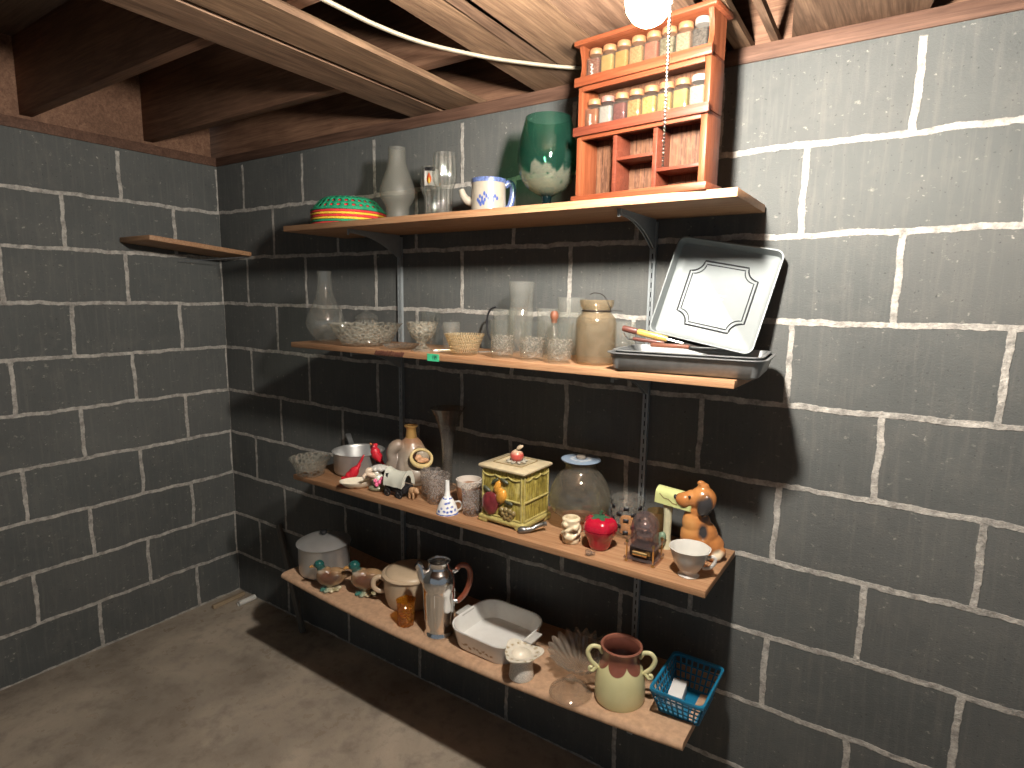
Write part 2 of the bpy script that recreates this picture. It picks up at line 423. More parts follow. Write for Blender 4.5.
plank(2.70, 2.84, -1.7, .13, 'flat plank overhead at the right edge of the view', M_plank2, .05)
# dark inner faces seen up between the planks
M_cable = plain('cable_sheath', (.30, .26, .19), .6, bmp=.2)
pts = [(1.43, -1.6, 2.062), (1.425, -1.1, 2.06), (1.425, -.681, 2.062), (1.434, -.559, 2.060), (1.461, -.446, 2.059), (1.511, -.334, 2.061), (1.567, -.242, 2.063), (1.67, -.125, 2.064), (1.76, -.07, 2.064), (1.9, -.05, 2.064)]
def smooth_path(P, n=6):
    P = [Vector(p) for p in P]; out = []
    for i in range(len(P)-1):
        p0 = P[max(i-1, 0)]; p1 = P[i]; p2 = P[i+1]; p3 = P[min(i+2, len(P)-1)]
        for k in range(n):
            t = k/n
            out.append(.5*((2*p1)+(p2-p0)*t+(2*p0-5*p1+4*p2-p3)*t*t+(3*p1-p0-3*p2+p3)*t**3))
    out.append(P[-1]); return out
tag(B().tube(smooth_path(pts), .0045, 8, flat=1.4).make('electric_cable', M_cable), 'cream sheathed electric cable drooping under the ceiling planks', 'cable')

# ------------------------------------------------------------------ bulb
BX, BY, BZ = 2.128, -.72, 1.882
m, nt, out = new_mat('lit_bulb'); e = nt.nodes.new('ShaderNodeEmission'); e.inputs[0].default_value = (1.0, .93, .84, 1); e.inputs[1].default_value = 1750; L(nt, e.outputs[0], out.inputs[0]); M_bulb = m
M_porc = plain('porcelain', (.8, .78, .72), .3, coat=.4)
M_brass = plain('brass', (.7, .5, .22), .3, 1)
M_steel = plain('chain_steel', (.75, .72, .68), .22, 1)
lamp = thing('ceiling_lamp', 'lit bare bulb in a porcelain pull-chain socket hanging from the ceiling', 'lamp', (BX, BY, BZ))
B().lathe([(0, .197), (.055, .197), (.055, .18), (.04, .165), (.026, .14), (.024, .095), (.022, .093), (0, .093)]).make('socket', M_porc, lamp)
B().lathe([(0, -.032), (.012, -.0298), (.022, -.0235), (.0295, -.012), (.0322, 0), (.0305, .013), (.0245, .03), (.018, .048), (.014, .066), (.0135, .072), (0, .072)], 24).make('bulb', M_bulb, lamp)
B().lathe([(0, .071), (.0135, .071), (.0138, .094), (0, .094)], 20).make('screw_base', M_brass, lamp)
b = B(); cx, cy = .032, .0
for i in range(67): b.ball((cx, cy, .115-i*.0051), .0021, u=8, v=6)
b.tube([(cx, cy, .115), (cx, cy, .115-66*.0051)], .0007, 5)
b.tube([(.01, -.01, .12), (cx, cy, .12), (cx, cy, .112)], .0015, 6)
b.make('pull_chain', M_steel, lamp)

# ------------------------------------------------------------------ shelving
M_shelf = wood('pine_shelf', (.30, .15, .072), (.43, .255, .14), 0, rough=.55, knots=True)
M_shelf4 = plain('particle_board', (.47, .30, .185), .75, var=.16, scale=60, bmp=.25, bscale=260)
Z1, Z2, Z3 = 1.699, 1.305, .824
FY = -.28
M_tag = plain('green_tag', (.05, .48, .24), .6)
M_black = plain('black', (.012, .012, .014), .5)
M_bark = plain('bark', (.10, .035, .02), .9, bmp=.8)
def shelf(lab, xa, xb, zt, th):
    t = thing('wall_shelf', lab, 'shelf', ((xa+xb)/2, 0, zt-th), 0, 'wall shelves')
    B().box((0, (FY-.012)/2, th/2), (xb-xa, -FY-.012, th), .0012).make('board', M_shelf, t); return t
sh1 = shelf('pine board shelf at the top, under the spice rack', .665, 2.156, Z1, .0185)
sh2 = shelf('pine board shelf second from top, holding clear glassware', .682, 2.176, Z2, .0175)
sh3 = shelf('pine board shelf third from top, holding figurines and canister', .665, 2.145, Z3, .017)
o = B(); o.box((0, 0, 0), (.044, .0012, .021)); tg = o.make('price_sticker', M_tag, sh2); tg.location = (1.339-1.429, FY-.0008, .0085); tg['label'] = 'green price sticker reading 199'
text_mesh('price_digits', '199', .015, M_black, tg, Matrix.Translation((.006, -.0008, .0)) @ Matrix.Rotation(PI/2, 4, 'X') @ Matrix.Diagonal((.8, 1.15, 1, 1)))
b = B()
for i in range(15): b.box((-.325+i*.0082, FY-.0005+.001*random.random(), .0085+random.uniform(-.0015, .0015)), (.0062, .003, .016), .0008, rot=(0, .55, 0))
bk = b.make('bark_edge', M_bark, sh2); bk['label'] = 'dark rough bark on the edge'
def z4(x): return .063*x*x-.165*x+.51+.021       # top of the sagging lowest board
t = thing('wall_shelf', 'sagging particle board shelf at the bottom, round-edged, holding pots and crock', 'shelf', (0, 0, 0), 0, 'wall shelves')
b = B(); loops = []
for i in range(25):
    x = .632+(2.128-.632)*i/24; z = z4(x); F4 = -.325
    lp = [(x, -.012, z-.021), (x, -.012, z)]
    for a in range(0, 7):
        an = PI/2*(a/6)
        lp.append((x, F4+.014-.014*sin(an), z-.014+.014*cos(an)))
    lp += [(x, F4+.002, z-.018), (x, F4+.006, z-.021)]
    loops.append(lp)
b.loft(loops); b.make('board', M_shelf4, t, 50)
M_std = plain('grey_enamel', (.30, .33, .34), .45, .3, var=.06)
def standard(x, lab):
    t = thing('shelf_standard', lab, 'shelf standard', (x, 0, .17), 0, 'slotted shelf standards')
    b = B(); h = 1.505; w_ = .0165
    b.box((-w_/2+.001, -.006, h/2), (.002, .012, h)); b.box((w_/2-.001, -.006, h/2), (.002, .012, h))
    z = 0; p = .0254
    n = int(h/p)
    b.box((-w_/2+.0032, -.0115, h/2), (.0064, .0014, h)); b.box((w_/2-.0032, -.0115, h/2), (.0064, .0014, h))
    for i in range(n+1):
        b.box((0, -.0115, min(i*p+.0055, h-.005)), (.006, .0014, .011 if i < n else .008))
    b.box((0, -.0005, h/2), (w_-.003, .001, h), mi=1)
    b.make('channel', [M_std, M_black], t)
    for zz in (.06, .72, 1.44): B().lathe([(0, -.0005), (.0035, -.0005), (.004, .001), (.003, .002), (0, .0024)], 12, M=Matrix.Translation((0, -.0125, zz)) @ Matrix.Rotation(PI/2, 4, 'X')).make('screw', M_steel, t)
standard(.943, 'slotted grey steel upright on the wall, left of the two holding the shelves')
standard(1.880, 'slotted grey steel upright on the wall, right of the two, beside the baking pans')
def bracket(x, zt, lab):
    t = thing('shelf_bracket', lab, 'bracket', (x, 0, zt), 0, 'steel shelf brackets')
    b = B(); th = .0024
    pts = [(-.012, 0)] + [(-.012, -.075)] + [(-.018-.212*(k/10), -.075+.063*(1-(1-k/10)**2.2)) for k in range(11)] + [(-.238, -.004), (-.238, 0)]
    Mx = Matrix(((0, 0, 1, -.0055), (1, 0, 0, 0), (0, 1, 0, 0), (0, 0, 0, 1)))
    b.prism(pts, th, Mx); b.prism(pts, th, Matrix.Translation((.0085, 0, 0)) @ Mx)
    b.box((0, -.125, -.0009), (.013, .226, .0018))
    b.make('arm', M_std, t)
    B().box((0, -.2385, -.009), (.0085, .002, .018), .0006).make('end_tab', M_std, t)
nm = ['top shelf', 'second shelf from top', 'third shelf from top', 'bottom shelf']
for i, (zl, zr) in enumerate(((Z1-.0185,)*2, (Z2-.0175,)*2, (Z3-.017,)*2, (z4(.943)-.021, z4(1.88)-.021))):
    bracket(.943, zl-.0002, 'grey steel bracket under the left half of the %s' % nm[i])
    bracket(1.880, zr-.0002, 'grey steel bracket under the right half of the %s' % nm[i])
# neighbouring shelf on the left wall
t = thing('side_shelf', 'pine shelf board fixed on the left wall, its end near the corner', 'shelf', (-.198, -.006, 1.630), 0)
o = B().box((.122, -.21, .009), (.244, .42, .018), .001).make('board', M_shelf, t); o.rotation_euler = (math.radians(-5), 0, 0)
b = B(); b.tube([(.235, -.02, -.003), (.15, -.10, -.015), (.02, -.20, -.028)], .0012, 6); b.make('support_wire', M_steel, t)

# ------------------------------------------------------------------ common materials
G_clear = glass('clear_glass')
G_dusty = glass('dusty_glass', haze=.13)
G_cut = glass('cut_glass', haze=.08, pat='cut', patscale=62, patamt=.7, hazecol=(.62, .58, .48))
G_press = glass('pressed_glass', haze=.10, pat='noise', patscale=95, patamt=.75, hazecol=(.62, .56, .48))
G_press2 = glass('pressed_glass_fine', haze=.10, pat='noise', patscale=62, patamt=.55, hazecol=(.86, .80, .76), tint=(.97, .95, .93))
G_rib = glass('ribbed_glass', haze=.05, pat='rib', patscale=24, patamt=.22)
G_beige = glass('beige_glass', tint=(.95, .88, .74), haze=.22, hazecol=(.85, .72, .50), pat='hoop', patscale=300, patamt=.6)
G_jar = glass('aged_jar_glass', tint=(.88, .82, .71), haze=.30, hazecol=(.52, .45, .34), rough=.1)
G_smoke = glass('smoky_glass', tint=(.80, .78, .75), haze=.16, hazecol=(.5, .47, .43), edge=.7)
G_bubble = glass('bubble_glass', tint=(.93, .92, .87), haze=.14, hazecol=(.62, .58, .50), edge=.5)
G_amber = glass('amber_glass', tint=(.95, .66, .18), haze=.24, hazecol=(.78, .40, .05), pat='cut', patscale=110, patamt=.5)
G_paleamber = glass('pale_amber_glass', tint=(.9, .75, .5), haze=.2, hazecol=(.6, .45, .25))
M_alu = plain('aluminium', (.60, .60, .585), .36, .72, var=.1, scale=12, bmp=.05)
M_alu_dull = plain('dull_aluminium', (.27, .28, .28), .55, .7, var=.16, scale=40, bmp=.12, bscale=90)
M_chrome = plain('chrome', (.86, .85, .83), .16, 1, var=.03)
M_white = plain('white_glaze', (.56, .55, .51), .2, coat=.5, var=.04)
M_cream = plain('cream_glaze', (.74, .66, .50), .25, coat=.4, var=.06)

# ================================================================== TOP SHELF
# woven plate holders, upside down in a stack
BK = {'green': plain('green_plastic', (.02, .26, .13), .4, var=.2), 'red': plain('red_plastic', (.62, .045, .05), .4), 'yellow': plain('yellow_plastic', (.75, .50, .05), .4)}
def plate_basket(cname, zb, sc, lab):
    t = thing('woven_plate_holder', lab, 'plate holder', (.833, -.138, Z1+zb), 0, 'stacked plastic plate holders')
    b = B(); seg = 60; prof = [(.122, .004), (.117, .012), (.110, .020), (.103, .028), (.096, .036), (.088, .043), (.078, .047), (.06, .048), (.04, .048), (.02, .048)]
    prof = [(r*sc, z) for r, z in prof]
    b.lathe(prof, seg)
    b.bm.faces.ensure_lookup_table()
    dele = [f for i, f in enumerate(b.bm.faces) if (i//seg) in (1, 3, 5) and (i % seg) % 2 == 0]
    bmesh.ops.delete(b.bm, geom=dele, context='FACES')
    b.make('woven_bowl', BK[cname], t, solid=.0016)
    B().tube([(.1225*sc*cos(a), .1225*sc*sin(a), .0035) for a in [2*PI*k/60 for k in range(60)]], .0033, 8, closed=True).make('rim', BK[cname], t)
for cname, zb, sc, lab in (('red', 0, 1.01, 'red woven plate holder at the bottom of the stack on the top shelf'), ('green', .0078, 1.01, 'green woven plate holder low in the stack, just above the bottom red one'),
        ('yellow', .0156, 1.01, 'lower yellow woven plate holder in the stack'), ('red', .0234, 1.01, 'red woven plate holder between the two yellow ones'),
        ('yellow', .0312, 1.01, 'upper yellow woven plate holder in the stack'), ('red', .039, 1.01, 'upper red woven plate holder, right below the top green one'),
        ('green', .0468, 1.01, 'green woven plate holder turned over on top of the stack')):
    plate_basket(cname, zb, sc, lab)

m, nt, out = new_mat('frosted_glass')
tr = nt.nodes.new('ShaderNodeBsdfTransparent'); tr.inputs[0].default_value = (.9, .9, .87, 1)
df = nt.nodes.new('ShaderNodeBsdfDiffuse'); df.inputs[0].default_value = (.58, .57, .53, 1)
tl = nt.nodes.new('ShaderNodeBsdfTranslucent'); tl.inputs[0].default_value = (.6, .58, .52, 1)
gl = nt.nodes.new('ShaderNodeBsdfGlossy'); gl.inputs['Roughness'].default_value = .5
a1 = nt.nodes.new('ShaderNodeMixShader'); a1.inputs[0].default_value = .45; L(nt, df.outputs[0], a1.inputs[1]); L(nt, tl.outputs[0], a1.inputs[2])
a2 = nt.nodes.new('ShaderNodeMixShader'); a2.inputs[0].default_value = .11; L(nt, tr.outputs[0], a2.inputs[1]); L(nt, a1.outputs[0], a2.inputs[2])
a3 = nt.nodes.new('ShaderNodeMixShader'); a3.inputs[0].default_value = .012; L(nt, a2.outputs[0], a3.inputs[1]); L(nt, gl.outputs[0], a3.inputs[2]); L(nt, a3.outputs[0], out.inputs[0]); G_frost = m
t = thing('lamp_chimney', 'frosted glass lamp chimney standing beside the plate holders', 'lamp chimney', (1.057, -.13, Z1))
pr = [(.038, 0), (.037, .03), (.038, .055), (.048, .070), (.0555, .086), (.0575, .100), (.0555, .116), (.049, .136), (.041, .156), (.033, .178), (.0285, .196), (.0275, .238)]
B().lathe(pr + [(r-.002, z) for r, z in pr[::-1]], 40, loop=True).make('chimney_glass', G_frost, t)

def pilsner(lab, x, y, s):
    t = thing('footed_beer_glass', lab, 'glass', (x, y, Z1), .72, 'footed beer glasses')
    pr = [(.032*s, 0), (.033*s, .004), (.030*s, .01), (.0245*s, .022), (.0245*s, .06), (.0255*s, .092*s), (.030*s, .102*s), (.0365*s, .118*s), (.0385*s, .135*s), (.0375*s, .155*s), (.0355*s, .175*s), (.0345*s, .197*s)]
    B().lathe(vessel(pr, .002), 36).make('glass_body', glass('flute_glass', haze=.05, pat='rib', patscale=12, patamt=.12), t)
    return t
pilsner('taller clear footed beer glass without a sticker, left of the blue mug', 1.255, -.13, 1.0)
t = pilsner('clear footed beer glass with a white flame sticker near its rim', 1.170, -.095, .88)
def patch(ra, z0, z1, a0, a1, n=8, dr=.0):
    b = B(); ps = [[((ra+dr)*cos(a0+(a1-a0)*k/n), (ra+dr)*sin(a0+(a1-a0)*k/n), z) for k in range(n+1)] for z in (z0, z1)]
    bm = b.bm; V = [[bm.verts.new(p) for p in row] for row in ps]
    for k in range(n): bm.faces.new((V[0][k], V[0][k+1], V[1][k+1], V[1][k]))
    return b
M_paper = plain('white_paper', (.5, .48, .44), .6, var=.03)
lb = patch(.0352, .112, .162, -2.3, -.85).make('sticker', M_paper, t, solid=.0006); lb['label'] = 'white sticker with a flame'
M_fl1 = plain('flame_red', (.75, .11, .02), .5); M_fl2 = plain('flame_yellow', (.85, .5, .05), .5)
def flame(w, h, m, dr, name):
    b = B(); n = 10; R = .0358+dr; pts = []
    for k in range(n+1): f = k/n; pts.append((w*(sin(PI*f**.75))**.9, f*h))
    bm = b.bm; rows = []
    for (hw, z) in pts: rows.append([bm.verts.new((R*cos(-1.75+s*hw/R), R*sin(-1.75+s*hw/R), .117+z)) for s in (-1, 0, 1)])
    for a, c in zip(rows, rows[1:]):
        for k in (0, 1): bm.faces.new((a[k], a[k+1], c[k+1], c[k]))
    b.make(name, m, lb, solid=.0004)
flame(.0075, .034, M_fl1, .0006, 'flame'); flame(.0042, .02, M_fl2, .0012, 'flame_core')
patch(.0352, .156, .166, -2.15, -1.2, dr=.0008).make('sticker_band', M_black, lb, solid=.0005)

# mug / pitcher with blue sponge rim
BLUE = (.035, .07, .25)
sp = []
vine = [(-.030, .040), (-.024, .049), (-.018, .044), (-.012, .056), (-.006, .05), (.0, .044), (.006, .052), (.012, .046), (.018, .05), (.024, .044), (-.026, .034), (-.018, .036), (-.010, .040), (-.014, .031), (-.022, .028), (.004, .038), (.012, .038)]
for (a, z) in vine: sp.append(((a, -.046, z), (.0032, .02, .0058), BLUE, .25))
M_mug = patches('stoneware_blue', (.31, .28, .225), sp, .3, .5, wob=.004, wscale=90)
M_blue = plain('blue_sponge', (.08, .115, .25), .3, var=.6, scale=170, coat=.4)
t = thing('stoneware_pitcher', 'cream stoneware pitcher with blue rim, blue handle and leaf sprig', 'pitcher', (1.436, -.15, Z1), .63)
pr = [(.046, 0), (.0505, .004), (.0500, .03), (.0490, .06), (.0485, .09), (.0492, .0985)]
B().lathe(vessel(pr, .004), 40).make('body', M_mug, t)
pr2 = [(.0497, .090), (.0502, .0985), (.0495, .102), (.0465, .102), (.0448, .0985), (.0448, .094)]
B().lathe(pr2, 40, loop=True).make('rim_band', M_blue, t)
B().tube(smooth_path([(.046, 0, .085), (.058, 0, .094), (.068, 0, .085), (.069, 0, .06), (.061, 0, .03), (.047, 0, .018)], 5), [.009]*25+[.007], 10, flat=.75).make('handle', M_blue, t)
B().tube(smooth_path([(-.044, .01, .040), (-.062, .01, .046), (-.072, .01, .058), (-.078, .01, .075)], 5), [.014-.0004*k for k in range(16)], 12).make('spout', M_mug, t)

# big green goblet; beige lower half and ragged edge paint in refracted surroundings
m, nt, out = new_mat('green_glass_painted_refraction'); v = ocoord(nt)
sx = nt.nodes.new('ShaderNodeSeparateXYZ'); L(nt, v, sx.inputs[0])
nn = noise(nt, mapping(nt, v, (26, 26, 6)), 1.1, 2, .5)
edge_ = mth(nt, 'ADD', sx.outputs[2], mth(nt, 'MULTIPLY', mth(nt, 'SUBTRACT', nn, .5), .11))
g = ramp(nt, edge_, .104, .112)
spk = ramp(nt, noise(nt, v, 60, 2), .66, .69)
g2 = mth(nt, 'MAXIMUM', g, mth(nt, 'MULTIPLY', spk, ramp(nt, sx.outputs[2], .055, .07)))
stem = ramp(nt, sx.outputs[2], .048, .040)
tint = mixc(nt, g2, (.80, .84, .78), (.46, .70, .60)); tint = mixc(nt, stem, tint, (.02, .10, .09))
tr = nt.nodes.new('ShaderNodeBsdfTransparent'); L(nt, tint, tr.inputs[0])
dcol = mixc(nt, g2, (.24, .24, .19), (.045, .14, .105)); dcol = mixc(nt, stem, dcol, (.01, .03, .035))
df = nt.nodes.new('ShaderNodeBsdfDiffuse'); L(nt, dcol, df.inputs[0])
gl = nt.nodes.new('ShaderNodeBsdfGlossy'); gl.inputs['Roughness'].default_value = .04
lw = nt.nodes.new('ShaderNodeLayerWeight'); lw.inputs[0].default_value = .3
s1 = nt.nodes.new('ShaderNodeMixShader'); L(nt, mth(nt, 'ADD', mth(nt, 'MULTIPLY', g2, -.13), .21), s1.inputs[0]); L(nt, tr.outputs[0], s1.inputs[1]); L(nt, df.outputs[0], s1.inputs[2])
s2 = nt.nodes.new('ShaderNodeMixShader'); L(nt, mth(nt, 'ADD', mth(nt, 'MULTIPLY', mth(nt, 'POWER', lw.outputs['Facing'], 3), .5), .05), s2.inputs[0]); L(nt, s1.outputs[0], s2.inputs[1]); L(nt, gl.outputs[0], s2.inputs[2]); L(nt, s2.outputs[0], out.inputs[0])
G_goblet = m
t = thing('large_goblet', 'large green glass goblet with painted beige refraction below, on a dark stem, left of spice rack', 'goblet', (1.629, -.150, Z1), .5)
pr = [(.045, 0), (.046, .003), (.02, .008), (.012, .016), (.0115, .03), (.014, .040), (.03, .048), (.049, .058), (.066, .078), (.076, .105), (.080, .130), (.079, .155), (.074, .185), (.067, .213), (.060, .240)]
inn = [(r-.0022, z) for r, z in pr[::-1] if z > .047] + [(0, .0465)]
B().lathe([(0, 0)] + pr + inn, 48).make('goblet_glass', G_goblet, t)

# ------------------------------------------------ spice rack
M_rack = wood('rack_cedar', (.125, .029, .012), (.215, .062, .025), 0, rough=.4)
M_rackv = wood('rack_cedar_upright', (.13, .033, .013), (.225, .068, .027), 2, rough=.4)
M_rackd = wood('rack_dark_slat', (.095, .022, .012), (.15, .04, .021), 0, rough=.4)
m, nt, out = new_mat('rack_back_panel'); v = ocoord(nt)
st = noise(nt, mapping(nt, v, (330, 330, 6)), 1, 4, .7); st2 = noise(nt, mapping(nt, v, (80, 80, 30)), 1.5, 3)
col = mixc(nt, ramp(nt, st, .35, .65), (.035, .014, .007), (.135, .06, .028)); col = mixc(nt, mth(nt, 'MULTIPLY', ramp(nt, st2, .5, .7), .4), col, (.20, .10, .06))
principled(nt, out, col, .6, 0, .3, 0, bump(nt, st, .4, .002)); M_rackb = m
RX, RY, RZ_ = 1.930, -.226, -.11
RS = .905
rack = thing('spice_rack', 'reddish wooden spice rack with two jar tiers above open cubbies', 'spice rack', (RX, RY, Z1), RZ_)
W = .322; D = .078; fy = -D/2
rack.scale = (1, 1, RS)
B().box((0, 0, .009), (W+.016, D+.012, .018), .002).make('base_board', M_rack, rack)
for s in (-1, 1):
    B().box((s*(W/2-.007), .0, .0945), (.014, D-.006, .153), .001).make('lower_side', M_rackv, rack)
B().box((0, fy+.006, .1655), (W-.028, .010, .012), .001).make('cubby_top_rail', M_rack, rack)
B().box((0, D/2-.004, .2), (W-.016, .005, .38)).make('back_panel', M_rackb, rack)
def rpart(n, c, d, mt): B().box(c, d, .0008).make(n, mt, rack)
rpart('divider', (-.059, .002, .0885), (.010, D-.012, .141), M_rackd); rpart('divider', (.0425, .002, .0885), (.010, D-.012, .141), M_rackd)
rpart('cubby_shelf', (-.00825, .002, .100), (.0915, D-.012, .008), M_rackd); rpart('cubby_shelf', (.0972, .002, .060), (.0985, D-.012, .008), M_rackd)
rpart('tier_floor', (0, .001, .1755), (W-.004, D-.004, .008), M_rackd); rpart('tier_floor', (0, .001, .2985), (W-.004, D-.004, .008), M_rackd)
rpart('front_slat', (0, fy-.004, .1795), (W+.010, .008, .022), M_rackd); rpart('front_slat', (0, fy-.004, .302), (W+.010, .008, .022), M_rack)
for s in (-1, 1):
    rpart('tier_side', (s*(W/2-.006), .001, .237), (.012, D-.008, .115), M_rackv)
    b = B(); n = 12
    pts = [(-fy-.004, 0), (fy+.004, 0)] + [(fy+.004+.010*sin(PI*k/n), .004+.082*k/n) for k in range(1, n)] + [(fy+.004, .09), (-fy-.004, .09)]
    b.prism(pts, .011, Matrix.Translation((s*(W/2-.006)-.0055, 0, .3025)) @ Matrix(((0, 0, 1, 0), (1, 0, 0, 0), (0, 1, 0, 0), (0, 0, 0, 1))))
    b.make('upper_side', M_rackv, rack)
rpart('tier_top_rail', (0, fy+.006, .2865), (W-.024, .009, .012), M_rack)
rpart('top_board', (0, 0, .3985), (W+.018, D+.012, .011), M_rack)
G_spice = glass('spice_glass', haze=.05, edge=.3)
def gran(name, c1, c2, sc): 
    m, nt, out = new_mat(name); v = ocoord(nt); f = noise(nt, v, sc, 2, .6)
    col = mixc(nt, ramp(nt, f, .4, .6), c1, c2); principled(nt, out, mixc(nt, 1.0, col, (.19, .17, .155), 'MULTIPLY'), .85, 0, .2); return m
M_lid = plain('cork_lid', (.21, .095, .042), .5, var=.15, scale=80)
M_lid2 = plain('grey_lid', (.19, .17, .15), .5)
M_lid3 = plain('pink_lid', (.19, .085, .065), .5)
jars_spec = [
 [('red-brown flakes', (.30, .07, .03), (.55, .30, .2), 260, 0), ('golden yellow powder', (.78, .50, .14), (.85, .58, .2), 60, 0), ('golden orange powder', (.78, .42, .09), (.85, .5, .14), 60, 0), ('tan orange granules', (.62, .32, .10), (.85, .55, .25), 260, 0), ('brick red powder', (.60, .18, .10), (.68, .24, .14), 60, 0), ('olive grey leaves', (.22, .20, .10), (.45, .42, .28), 160, 0), ('pinkish tan seeds', (.62, .35, .2), (.85, .6, .42), 260, 0), ('dark grey peppercorns', (.05, .045, .04), (.22, .2, .17), 220, 1)],
 [('rust red powder', (.48, .15, .05), (.58, .22, .08), 60, 0), ('pale grey salt', (.55, .55, .52), (.75, .74, .7), 260, 2), ('dark maroon powder', (.22, .05, .04), (.32, .09, .07), 120, 0), ('coarse orange granules', (.60, .27, .06), (.88, .55, .2), 240, 0), ('coarse yellow granules', (.68, .46, .08), (.9, .72, .25), 240, 0), ('ochre powder', (.66, .42, .12), (.72, .5, .17), 60, 0), ('olive yellow powder', (.62, .5, .14), (.7, .58, .2), 60, 0), ('pale cream grains', (.66, .60, .42), (.82, .78, .62), 260, 1)]]
jar_b = B().loft([[(x, y, z) for x, y in rrect(w_, w_, r_, 4)] for (w_, r_, z) in ((.032, .005, 0), (.035, .006, .003), (.035, .006, .058), (.030, .011, .064), (.0255, .0125, .066), (.0255, .0125, .070))])
jar_body = jar_b.make('jar_glass', G_spice)
jar_con = B().loft([[(x, y, z) for x, y in rrect(.031, .031, .005, 4)] for z in (.003, .056)]).make('spice', M_white)
jar_lid = B().lathe([(0, .0682), (.0155, .0682), (.0162, .070), (.0162, .080), (.015, .082), (0, .082)], 20).make('lid', M_lid)
jb_me, jc_me, jl_me = jar_body.data, jar_con.data, jar_lid.data
for o in (jar_body, jar_con, jar_lid): bpy.data.objects.remove(o)
ords = ['first', 'second', 'third', 'fourth', 'fifth', 'sixth', 'seventh', 'last']
for row, zt in ((0, .3025), (1, .1795)):
    for i, (nm_, c1, c2, sc, lidk) in enumerate(jars_spec[row]):
        lx = -W/2+.0315+i*(W-.063)/7; ly = -.012
        wx = RX+lx*cos(RZ_)-ly*sin(RZ_); wy = RY+lx*sin(RZ_)+ly*cos(RZ_)
        t = thing('spice_jar', 'spice jar of %s, %s from the left on the rack\'s %s tier' % (nm_, ords[i], ('upper', 'lower')[row]), 'spice jar', (wx, wy, Z1+zt*RS+.0002), RZ_, 'jars on the %s tier of the spice rack' % ('upper', 'lower')[row])
        t.scale = (1, 1, RS)
        def lk(n, me, mt):
            me = me.copy(); me.materials.clear(); me.materials.append(mt); o = bpy.data.objects.new(n, me); COL.objects.link(o); o.parent = t; return o
        lk('jar_glass', jb_me, G_spice); lk('spice', jc_me, gran('spice_'+nm_.replace(' ', '_'), c1, c2, sc)); lk('lid', jl_me, (M_lid, M_lid2, M_lid3)[lidk])
        if i == 0:
            b = B(); P = [(.003*sin(k*1.9)+.002*sin(k*.7), -.0179, .008+k*.0011) for k in range(34)]
            b.tube(P, .00055, 5); b.make('lettering', M_paper, t)

# ================================================================== SECOND SHELF
def glass_thing(name, lab, cat, x, y, z, prof, mat, rz=0, group=None, t=.0025, seg=40, wav=None, part='glass_body'):
    r_ = thing(name, lab, cat, (x, y, z), rz, group)
    B().lathe(vessel(prof, t), seg, wav=wav).make(part, mat, r_)
    return r_
t = thing('lamp_chimney', 'clear glass lamp chimney with wide round belly, left end of second shelf', 'lamp chimney', (.727, -.165, Z2))
pr = [(.036, 0), (.038, .010), (.050, .022), (.0655, .048), (.068, .068), (.063, .092), (.051, .118), (.039, .140), (.031, .162), (.0265, .190), (.0245, .22), (.0245, .247)]
B().lathe(pr + [(r-.0016, z) for r, z in pr[::-1]], 44, loop=True).make('chimney_glass', glass('chimney_glass', haze=.07, edge=.5), t)
glass_thing('candy_dish', 'large round cut glass bowl next to the clear lamp chimney', 'bowl', .962, -.190, Z2, [(.070, 0), (.078, .003), (.085, .012), (.096, .032), (.106, .050), (.114, .063), (.119, .070), (.121, .072)], G_cut, wav=lambda a, r, z: (.002*sin(24*a)*(z > .06), .0016*sin(24*a)*(z > .06)), seg=96, part='bowl_body')
t = thing('glass_lidded_jar', 'small clear lidded glass jar with knob, behind the large cut glass bowl', 'jar', (.815, -.052, Z2))
B().lathe(vessel([(.030, 0), (.040, .006), (.046, .03), (.046, .06), (.040, .078)], .002), 36).make('jar_body', G_rib, t)
b = B(); b.lathe([(0, .080), (.042, .080), (.044, .083), (.038, .092), (.022, .102), (.008, .107), (.006, .112), (.011, .118), (.012, .124), (.007, .130), (0, .131)], 36); b.make('lid', G_dusty, t)
glass_thing('glass_saucer', 'flat clear glass saucer at the shelf front above the dark bark edge', 'saucer', 1.150, -.218, Z2, [(.032, 0), (.038, .002), (.048, .006), (.055, .011), (.058, .014)], G_rib, t=.002, part='saucer_body')
glass_thing('sherbet_glass', 'footed cut glass sherbet dish left of the green price sticker', 'glass', 1.243, -.222, Z2, [(.034, 0), (.034, .003), (.024, .008), (.012, .016), (.011, .024), (.020, .032), (.034, .045), (.042, .062), (.046, .078), (.048, .088)], G_cut, part='bowl_body')
glass_thing('glass_tumbler', 'plain clear tumbler standing behind the footed sherbet dish', 'tumbler', 1.130, -.055, Z2, [(.025, 0), (.027, .004), (.030, .05), (.033, .115)], G_clear)
glass_thing('glass_tumbler', 'plain clear tumbler behind the beige bowl, left side', 'tumbler', 1.262, -.105, Z2, [(.024, 0), (.026, .003), (.0275, .05), (.029, .085)], G_dusty)
glass_thing('glass_bowl', 'small beige hobnail glass bowl right of the price sticker', 'bowl', 1.404, -.218, Z2, [(.034, 0), (.038, .003), (.042, .016), (.049, .034), (.055, .050), (.058, .060)], G_beige, wav=lambda a, r, z: (.0012*sin(32*a)*(z > .05), .001*sin(32*a)*(z > .05)), seg=96, part='bowl_body')
